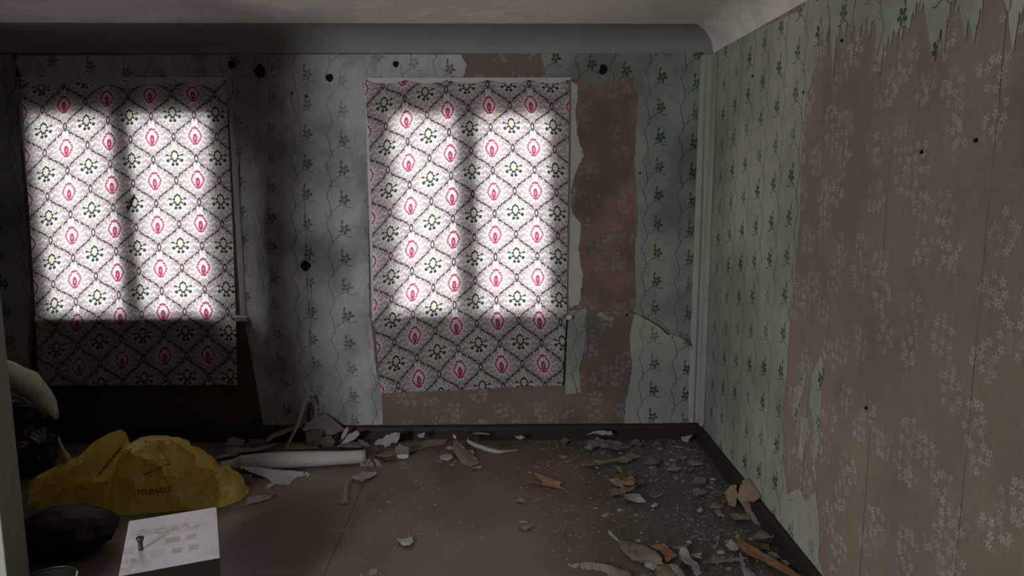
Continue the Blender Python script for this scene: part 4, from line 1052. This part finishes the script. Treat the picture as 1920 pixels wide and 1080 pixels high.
# ------------------------------------------------------------------ bags, a sack and an added shade lump on the left
def crumple(p, sc, seed):
    """faceted plastic-film relief from cell distances and ridged noise"""
    q = Vector(p)*sc + Vector((seed*7.1, seed*3.3, seed))
    d = mnoise.voronoi(q)[0]
    return (d[1]-d[0])*0.5 + 0.5*(0.5-abs(mnoise.noise(q*0.7)))
def film(name, col, rough, trans, spec):
    m = begin(name); p = objco(); n = noise(p, 7.0, 4.0, 0.6)
    c = mixc(n, tuple(x*0.8 for x in col), tuple(min(1, x*1.15) for x in col))
    b = NT.nodes.new('ShaderNodeBsdfPrincipled'); NT.links.new(c.k, b.inputs['Base Color']); b.inputs['Roughness'].default_value = rough; b.inputs['Specular IOR Level'].default_value = spec
    bp = bump(noise(p, 17.0, 3.0, 0.6), 0.012, 0.55); NT.links.new(bp.k, b.inputs['Normal'])
    t = NT.nodes.new('ShaderNodeBsdfTranslucent'); NT.links.new(c.k, t.inputs[0])
    x = NT.nodes.new('ShaderNodeMixShader'); x.inputs[0].default_value = trans; o = NT.nodes.new('ShaderNodeOutputMaterial')
    NT.links.new(b.outputs[0], x.inputs[1]); NT.links.new(t.outputs[0], x.inputs[2]); NT.links.new(x.outputs[0], o.inputs[0]); return m
yellow = film('yellow_plastic_film', (0.93, 0.74, 0.20), 0.30, 0.50, 0.6)
blackf = film('black_plastic_film', (0.010, 0.012, 0.016), 0.34, 0.0, 0.35)
sackm = plain('pale_woven_sacking', (0.40, 0.40, 0.29), 0.85, 0.3, 24, 0.002, 0.2)
shadedark = plain('near_black_shade', (0.014, 0.010, 0.007), 0.6, 0.35, 14, 0.003, 0.3)  # shade put into the colour of the added lump
inkm = plain('dark_print_ink', (0.05, 0.035, 0.02), 0.5, 0.1)

foot = [(52, 950), (110, 962), (180, 966), (250, 966), (320, 960), (380, 955), (420, 952), (452, 938), (466, 925)]
topl = [(52, 905), (75, 888), (100, 878), (120, 868), (140, 864), (160, 860), (180, 852), (205, 846), (224, 840), (234, 836), (243, 834), (262, 824), (300, 821), (330, 822), (352, 832), (376, 842), (392, 866), (412, 878), (432, 884), (446, 900), (456, 915), (466, 925)]
def bag_pt(s, t, rel=1.0):
    px = 52 + (466-52)*s
    f = onZ(px, lerp_edge([(y, x) for x, y in foot], px), 0.0)
    ydep = 0.02 + 0.34*math.sin(math.pi*min(max(s, 0.0), 1.0))**0.5
    rg = f.y + ydep*0.5
    hz = max(onY(px, lerp_edge([(y, x) for x, y in topl], px), rg).z, 0.012)
    xr = onY(px, 880, rg).x
    if t < 0.5:
        q = t/0.5; y = f.y + (rg-f.y)*q**1.25; z = hz*math.sin(q*math.pi/2)**0.85; x = f.x + (xr-f.x)*q
    else:
        q = (t-0.5)/0.5; y = rg + ydep*0.6*q; z = hz*(1-q**1.8); x = xr
    p = Vector((x, y, z))
    w = math.sin(math.pi*min(max(t, 0), 1))**0.5*min(1, hz/0.15)*rel
    q = Vector((p.x*0.8+p.z*1.1, p.y, p.z*0.8-p.x*0.9))
    rg1 = (1-abs(mnoise.noise(q*4.2+Vector((3, 1, 7)))))**4; rg2 = (1-abs(mnoise.noise(Vector((p.x*1.4-p.z, p.y, p.z+p.x*0.3))*7.5)))**4
    d = crumple(p, 6.0, 1)*0.050 + rg1*0.050 + rg2*0.026 + crumple(p, 17.0, 2)*0.010 - 0.060
    if s > 0.80:                       # gathered folds fanning out at the right end
        d += 0.018*math.sin(90*(s-0.80)+7*t)*sstep(0.80, 0.87, s)
    p.y -= d*w*1.3; p.z += d*w*0.30*(1 if t < 0.42 else 0.15)
    p.z = max(p.z, 0.003)
    return p
def lerp_edge_y(pts, x): return lerp_edge(pts, x)
ybag = tag(empty('plastic_bag', onZ(260, 958, 0)), 'crumpled yellow plastic bag with dark printing slumped on the floor', 'bag')
bm = bmesh.new(); nu, nv = 58, 30
rb = random.Random(77)
def bag_v(i, j):
    e = 0.35 if 0 < i < nu and 0 < j < nv else 0.0
    p = bag_pt((i+rb.uniform(-e, e))/nu, (j+rb.uniform(-e, e))/nv); p.y += rb.gauss(0, 0.0045)*(e > 0); return p
G = [[bm.verts.new(bag_v(i, j)) for i in range(nu+1)] for j in range(nv+1)]
for j in range(nv):
    for i in range(nu):
        a, b, c, d = G[j][i], G[j][i+1], G[j+1][i+1], G[j+1][i]
        for f in (((a, b, c), (a, c, d)) if rb.random() < 0.5 else ((a, b, d), (b, c, d))): bm.faces.new(f)
bag_o = local(obj('bag_film', bm, yellow, ybag, True), ybag)
bag_o.data.set_sharp_from_angle(angle=math.radians(24))
# twisted corner sticking up at the left
local(tube('twisted_corner', [onY(128, 868, 3.62), onY(122, 852, 3.62), onY(117, 842, 3.62), onY(112, 830, 3.63), onY(109, 818, 3.64)], [0.026, 0.016, 0.008, 0.006, 0.003], film('whitish_film', (0.42, 0.40, 0.26), 0.4, 0.2, 0.5), ybag, 10), ybag)
# open flap of film along the upper left side
fl = scrap(None, 'P', [(100, 889, 3.47), (128, 866, 3.46), (152, 852, 3.46), (176, 828, 3.47), (203, 813, 3.48), (226, 805, 3.50), (234, 812, 3.49), (243, 833, 3.48), (232, 846, 3.45), (216, 872, 3.43), (206, 903, 3.41), (170, 905, 3.40), (130, 910, 3.40), (112, 900, 3.43)], 'pale', 'pale', Y=3.45, crump=0.012, jag=0.0004, grid=0.03, name='open_flap')
fl.data.materials[0] = fl.data.materials[1] = film('thin_yellow_film', (0.95, 0.80, 0.26), 0.30, 0.62, 0.6)
local(fl, ybag)

from mathutils.bvhtree import BVHTree
pv, pf = [], []
for o in (bag_o, fl):
    mw = o.location.copy() if o is fl else Vector((0, 0, 0))
    k = len(pv); pv += [v.co + mw for v in o.data.vertices]; pf += [[k+i for i in p.vertices] for p in o.data.polygons]
bvh = BVHTree.FromPolygons(pv, pf)
def on_bag(px, py):
    """the point of the bag film that the print at this place sits on"""
    d = ray(px, py).normalized(); h = bvh.ray_cast(O, d)
    return (h[0] if h[0] is not None else onY(px, py, 3.5)) - d*0.004
def print_on_bag(shapes, name):
    bm = bmesh.new()
    for quad in shapes: bm.faces.new([bm.verts.new(on_bag(*q)) for q in quad])
    return local(obj(name, bm, inkm, ybag), ybag)
# the readable end of the printed word
cu = bpy.data.curves.new('printed_word', 'FONT'); cu.body = 'ITUMAS\u0116'; cu.size = 1.0; cu.resolution_u = 2
to = bpy.data.objects.new('printed_word_curve', cu); C.objects.link(to)
bpy.context.view_layer.update()
dg = bpy.context.evaluated_depsgraph_get(); tm = bpy.data.meshes.new_from_object(to.evaluated_get(dg))
bpy.data.objects.remove(to)
bmt = bmesh.new(); bmt.from_mesh(tm); wmax = max(v.co.x for v in bmt.verts)
for v in bmt.verts:
    u = v.co.x/wmax; px = 258 + 64*u; py = 929 - 10*u*0.6 - v.co.y*15
    v.co = on_bag(px, py)
local(obj('printed_word', bmt, inkm, ybag), ybag)
# two lines of print too small to read: short dashes
r = random.Random(5)
def dashes(x0, y0, x1, y1, n, h):
    out = []
    for k in range(n):
        if r.random() < 0.14: continue
        a, b = k/n, (k+r.uniform(0.45, 1.0))/n
        dx, dy = (x1-x0), (y1-y0); L = math.hypot(dx, dy); hh = h*r.uniform(0.65, 1.0); nx, ny = -dy/L*hh, dx/L*hh
        q = [(x0+dx*a, y0+dy*a), (x0+dx*b, y0+dy*b)]
        out.append([q[0], q[1], (q[1][0]+nx, q[1][1]+ny), (q[0][0]+nx, q[0][1]+ny)])
    return out
print_on_bag(dashes(268, 889, 321, 867, 24, 3.4), 'printed_line')
print_on_bag(dashes(181, 893, 226, 838, 26, 4.0), 'printed_line')

def lump(name, label, c, rad, m, seed, amp, cat='bag', sub=5, z0=0.0):
    bm = bmesh.new(); bmesh.ops.create_icosphere(bm, subdivisions=sub, radius=1.0)
    for v in bm.verts:
        n = v.co.normalized(); k = 1 + amp*(crumple(n, 1.3, seed)*1.1+crumple(n, 2.6, seed+1)*0.30+0.35*(1-abs(mnoise.noise(n*1.9+Vector((seed, 0, 0)))))**3-0.9)
        p = Vector((n.x*rad[0]*k, n.y*rad[1]*k, n.z*rad[2]*k + rad[2]*0.92))
        p.z = max(p.z, 0.001); v.co = p
    o = obj(name, bm, m, None, True); o.location = (c[0], c[1], z0)
    return tag(o, label, cat) if label else o
b1 = onY(18, 800, 4.05)
lump('bin_bag', 'bulging black plastic bag under the pale sack at the left', (b1.x-0.08, 4.14, 0), (0.28, 0.17, 0.225), blackf, 3, 0.30)
b2 = onY(66, 880, 3.84)
bb = lump('bin_bag', 'shiny blue-black plastic bag between the painted post and yellow bag', (b2.x-0.06, 3.90, 0), (0.170, 0.125, 0.155), blackf, 8, 0.40)
lump('shade_lump', 'dark lump added as the shade in front of the yellow bag', (onY(132, 950, 3.10).x, 3.06, 0), (0.215, 0.17, 0.105), shadedark, 5, 0.16, 'sack')  # added lump; its near-black colour stands for the shaded bag mouth and floor
YS = 4.0
spx = [(-70, 690, 0.086), (-30, 692, 0.086), (15, 703, 0.080), (48, 716, 0.070), (73, 736, 0.058), (92, 760, 0.042), (102, 776, 0.026), (106, 786, 0.010)]
bm = bmesh.new(); pts = [onY(a, b, YS) for a, b, _ in spx]
Q, Rr = [], []
for i in range(len(pts)-1):
    for q in range(5):
        t = q/5; Q.append(pts[i].lerp(pts[i+1], t)); Rr.append(spx[i][2]*(1-t)+spx[i+1][2]*t)
Q.append(pts[-1]); Rr.append(spx[-1][2])
rows = []
for i, q in enumerate(Q):
    d = (Q[min(i+1, len(Q)-1)]-Q[max(i-1, 0)]).normalized(); a = Vector((0, 1, 0)); b = d.cross(a).normalized()
    row = []
    for k in range(28):
        th = 2*math.pi*k/28; n = a*math.cos(th)*1.25 + b*math.sin(th)
        p = q + n*Rr[i]; p += n*(crumple(p, 9.0, 4)-0.45)*0.025*min(1, Rr[i]/0.05); row.append(bm.verts.new(p - Vector((pts[2].x, YS, 0.0))))
    rows.append(row)
for r0, r1 in zip(rows, rows[1:]):
    for k in range(28): bm.faces.new((r0[k], r0[(k+1) % 28], r1[(k+1) % 28], r1[k]))
bm.faces.new(rows[0][::-1]); bm.faces.new(rows[-1])
sk = obj('woven_sack', bm, sackm, None, True); sk.location = (pts[2].x, YS, 0)
tag(sk, 'stuffed pale woven sack drooping over the black bag at the left edge', 'sack')
bbv = BVHTree.FromPolygons([v.co + bb.location for v in bb.data.vertices], [list(p.vertices) for p in bb.data.polygons])
def on_bb(px, py):
    d = ray(px, py).normalized(); h = bbv.ray_cast(O, d)
    return (h[0].y if h[0] is not None else 3.42) - 0.004
scrap('scrap of orange wrapper lying on the blue-black bag', 'P', [(a, b, on_bb(a, b)) for a, b in ((33, 829), (45, 827), (56, 829), (48, 837), (34, 841))], 'orange', 'orange', Y=3.33, jag=0.0005, crump=0.001, name='wrapper_scrap', cat='wrapper')

# ------------------------------------------------------------------ small white cabinet lying on its back
hb = 0.30
TLc, TRc, BRc, BLc = onZ(243, 976, hb), onZ(408, 951, hb), onZ(410, 1043, hb), onZ(221, 1079, hb)
ctr = (TLc+TRc+BRc+BLc)/4
ux = ((TRc-TLc)+(BRc-BLc)).normalized(); vy = Vector((-ux.y, ux.x, 0))
hw = ((TRc-TLc).length+(BRc-BLc).length)/4; hd = ((TLc-BLc).length+(TRc-BRc).length)/4
cab = tag(empty('cabinet', (ctr.x, ctr.y, 0)), 'small white-painted cabinet lying on its back, door and knob facing up', 'cabinet')
cab.rotation_euler = (0, 0, math.atan2(ux.y, ux.x))
def lc(px, py):
    d = onZ(px, py, hb)-ctr; return d.dot(ux), d.dot(vy)
def cr7(x, y): return lc(200+x/7.2, 930+y/7.2)
def door_mat():
    m = begin('worn_white_door_paint'); p = objco(); s = sep(p)
    n = noise(p, 16.0, 5.0, 0.62); n2 = noise(p, 70.0, 3.0)
    c = mixc(sm(0.35, 0.75, n), (0.50, 0.46, 0.51), (0.41, 0.37, 0.41))
    wob = (noise(p, 50.0, 3.0)-0.5)*0.010
    def rect(a, b, ca, cb, st):
        (x0, y0), (x1, y1) = cr7(a, b), cr7(ca, cb); mx_, my_ = (x0+x1)/2, (y0+y1)/2; wx, wy = abs(x1-x0)/2, abs(y1-y0)/2
        return sm(0.004, -0.001, mx(ab(s[0]-mx_)-wx, ab(s[1]-my_)-wy)+wob*0.6)*st
    k = rect(800, 575, 982, 612, 0.8)
    for q in ((1072, 530, 1202, 572, 0.75), (888, 715, 1008, 755, 0.8), (1118, 662, 1235, 715, 0.7), (600, 745, 770, 805, 0.35)): k = mx(k, rect(*q))
    c = mixc(k*mth('MULTIPLY_ADD', n2, 0.6, 0.7), c, (0.140, 0.115, 0.118))
    # scraped-off label and handling dirt
    xa, ya = cr7(960, 430)
    sc_ = sm(0.05, 0.0, ab(s[1]-ya)-0.005+wob*2)*sm(0.115, 0.07, ab(s[0]-xa))*sm(0.43, 0.52, noise(p, 34.0, 4.0, 0.6))
    xk, yk = cr7(480, 500); kd = hyp(s[0]-xk, s[1]-yk)
    sc_ = mx(sc_, sm(0.045, 0.015, kd+wob)*sm(0.38, 0.52, n2))
    c = mixc(sc_*0.85, c, (0.165, 0.125, 0.115))
    xe, ye = cr7(230, 900); ed = sm(0.11, 0.02, hyp((s[0]-xe)*1.0, (s[1]-ye)*0.8))*sm(0.40, 0.62, noise(p, 22.0, 5.0, 0.65))
    c = mixc(ed*0.9, c, (0.06, 0.058, 0.056))
    spk = sm(0.72, 0.78, n2)
    c = mixc(spk*0.6, c, (0.2, 0.18, 0.17))
    b = finish(c, 0.36, bump(n, 0.0006, 0.3), 1.0); b.inputs['Coat Weight'].default_value = 1.0; b.inputs['Coat Roughness'].default_value = 0.28; return m
box('door', -hw, hw, -hd, hd, hb-0.006, hb, door_mat(), cab, 0.0012)
dark = plain('dark_cabinet_side', (0.020, 0.014, 0.012), 0.6, 0.3, 20)
q = 0.002
box('side_panel', -hw+q, -hw+q+0.016, -hd+q, hd-q, 0.0, hb-0.0062, dark, cab); box('side_panel', hw-q-0.016, hw-q, -hd+q, hd-q, 0.0, hb-0.0062, dark, cab)
box('end_panel', -hw+q+0.0165, hw-q-0.0165, -hd+q, -hd+q+0.016, 0.0, hb-0.0062, dark, cab); box('end_panel', -hw+q+0.0165, hw-q-0.0165, hd-q-0.016, hd-q, 0.0, hb-0.0062, dark, cab)
box('back_panel', -hw+q+0.0165, hw-q-0.0165, -hd+q+0.0165, hd-q-0.0165, 0.0, 0.006, dark, cab)
kx, ky = cr7(462, 725)
bm = bmesh.new(); pr = [(0.0001, 0.0), (0.0085, 0.0), (0.008, 0.010), (0.0075, 0.024), (0.010, 0.034), (0.0135, 0.042), (0.0130, 0.046), (0.009, 0.049), (0.0001, 0.050)]
RW = [[bm.verts.new((kx+rr*math.cos(2*math.pi*k/20), ky+rr*math.sin(2*math.pi*k/20), hb+z)) for k in range(20)] for rr, z in pr]
for a, b in zip(RW, RW[1:]):
    for k in range(20): bm.faces.new((a[k], a[(k+1) % 20], b[(k+1) % 20], b[k]))
obj('knob', bm, plain('worn_black_knob', (0.035, 0.032, 0.028), 0.35, 0.4, 30, 0.001, 0.6), cab, True)

# ------------------------------------------------------------------ black bucket at the lower left edge
bh = 0.27; bc = onZ(92, 1086, bh)
buck = tag(empty('bucket', (bc.x, bc.y, 0)), 'black bucket with a pale worn rim at the lower left edge', 'bucket')
bm = bmesh.new(); br = 0.082
pr = [(0.0, 0.0), (br*0.8, 0.0), (br*0.985, bh-0.004), (br*0.95, bh-0.004), (br*0.77, 0.006), (0.0, 0.006)]
pr = [(max(a, 0.0005), b) for a, b in pr]
RW = [[bm.verts.new((rr*math.cos(2*math.pi*k/40), rr*math.sin(2*math.pi*k/40), z)) for k in range(40)] for rr, z in pr]
for a, b in zip(RW, RW[1:]):
    for k in range(40): bm.faces.new((a[k], a[(k+1) % 40], b[(k+1) % 40], b[k]))
obj('bucket_body', bm, plain('black_rubber', (0.012, 0.012, 0.012), 0.5, 0.2, 12), buck, True)
bm = bmesh.new()
for k in range(40):
    for j in range(8):
        a = 2*math.pi*k/40; t = 2*math.pi*j/8; rr = br + 0.003*math.cos(t); bm.verts.new((rr*math.cos(a), rr*math.sin(a), bh+0.003*math.sin(t)))
bm.verts.ensure_lookup_table()
for k in range(40):
    for j in range(8):
        i = lambda a, b: bm.verts[(a % 40)*8 + b % 8]
        bm.faces.new((i(k, j), i(k+1, j), i(k+1, j+1), i(k, j+1)))
mrim = begin('worn_rim'); pg = objco(); sg = sep(pg)
finish(mixc(sm(0.060, 0.074, sg[0]), (0.016, 0.016, 0.015), (0.62, 0.62, 0.60)), 0.4, None, 0.5)
obj('rim', bm, mrim, buck, True)
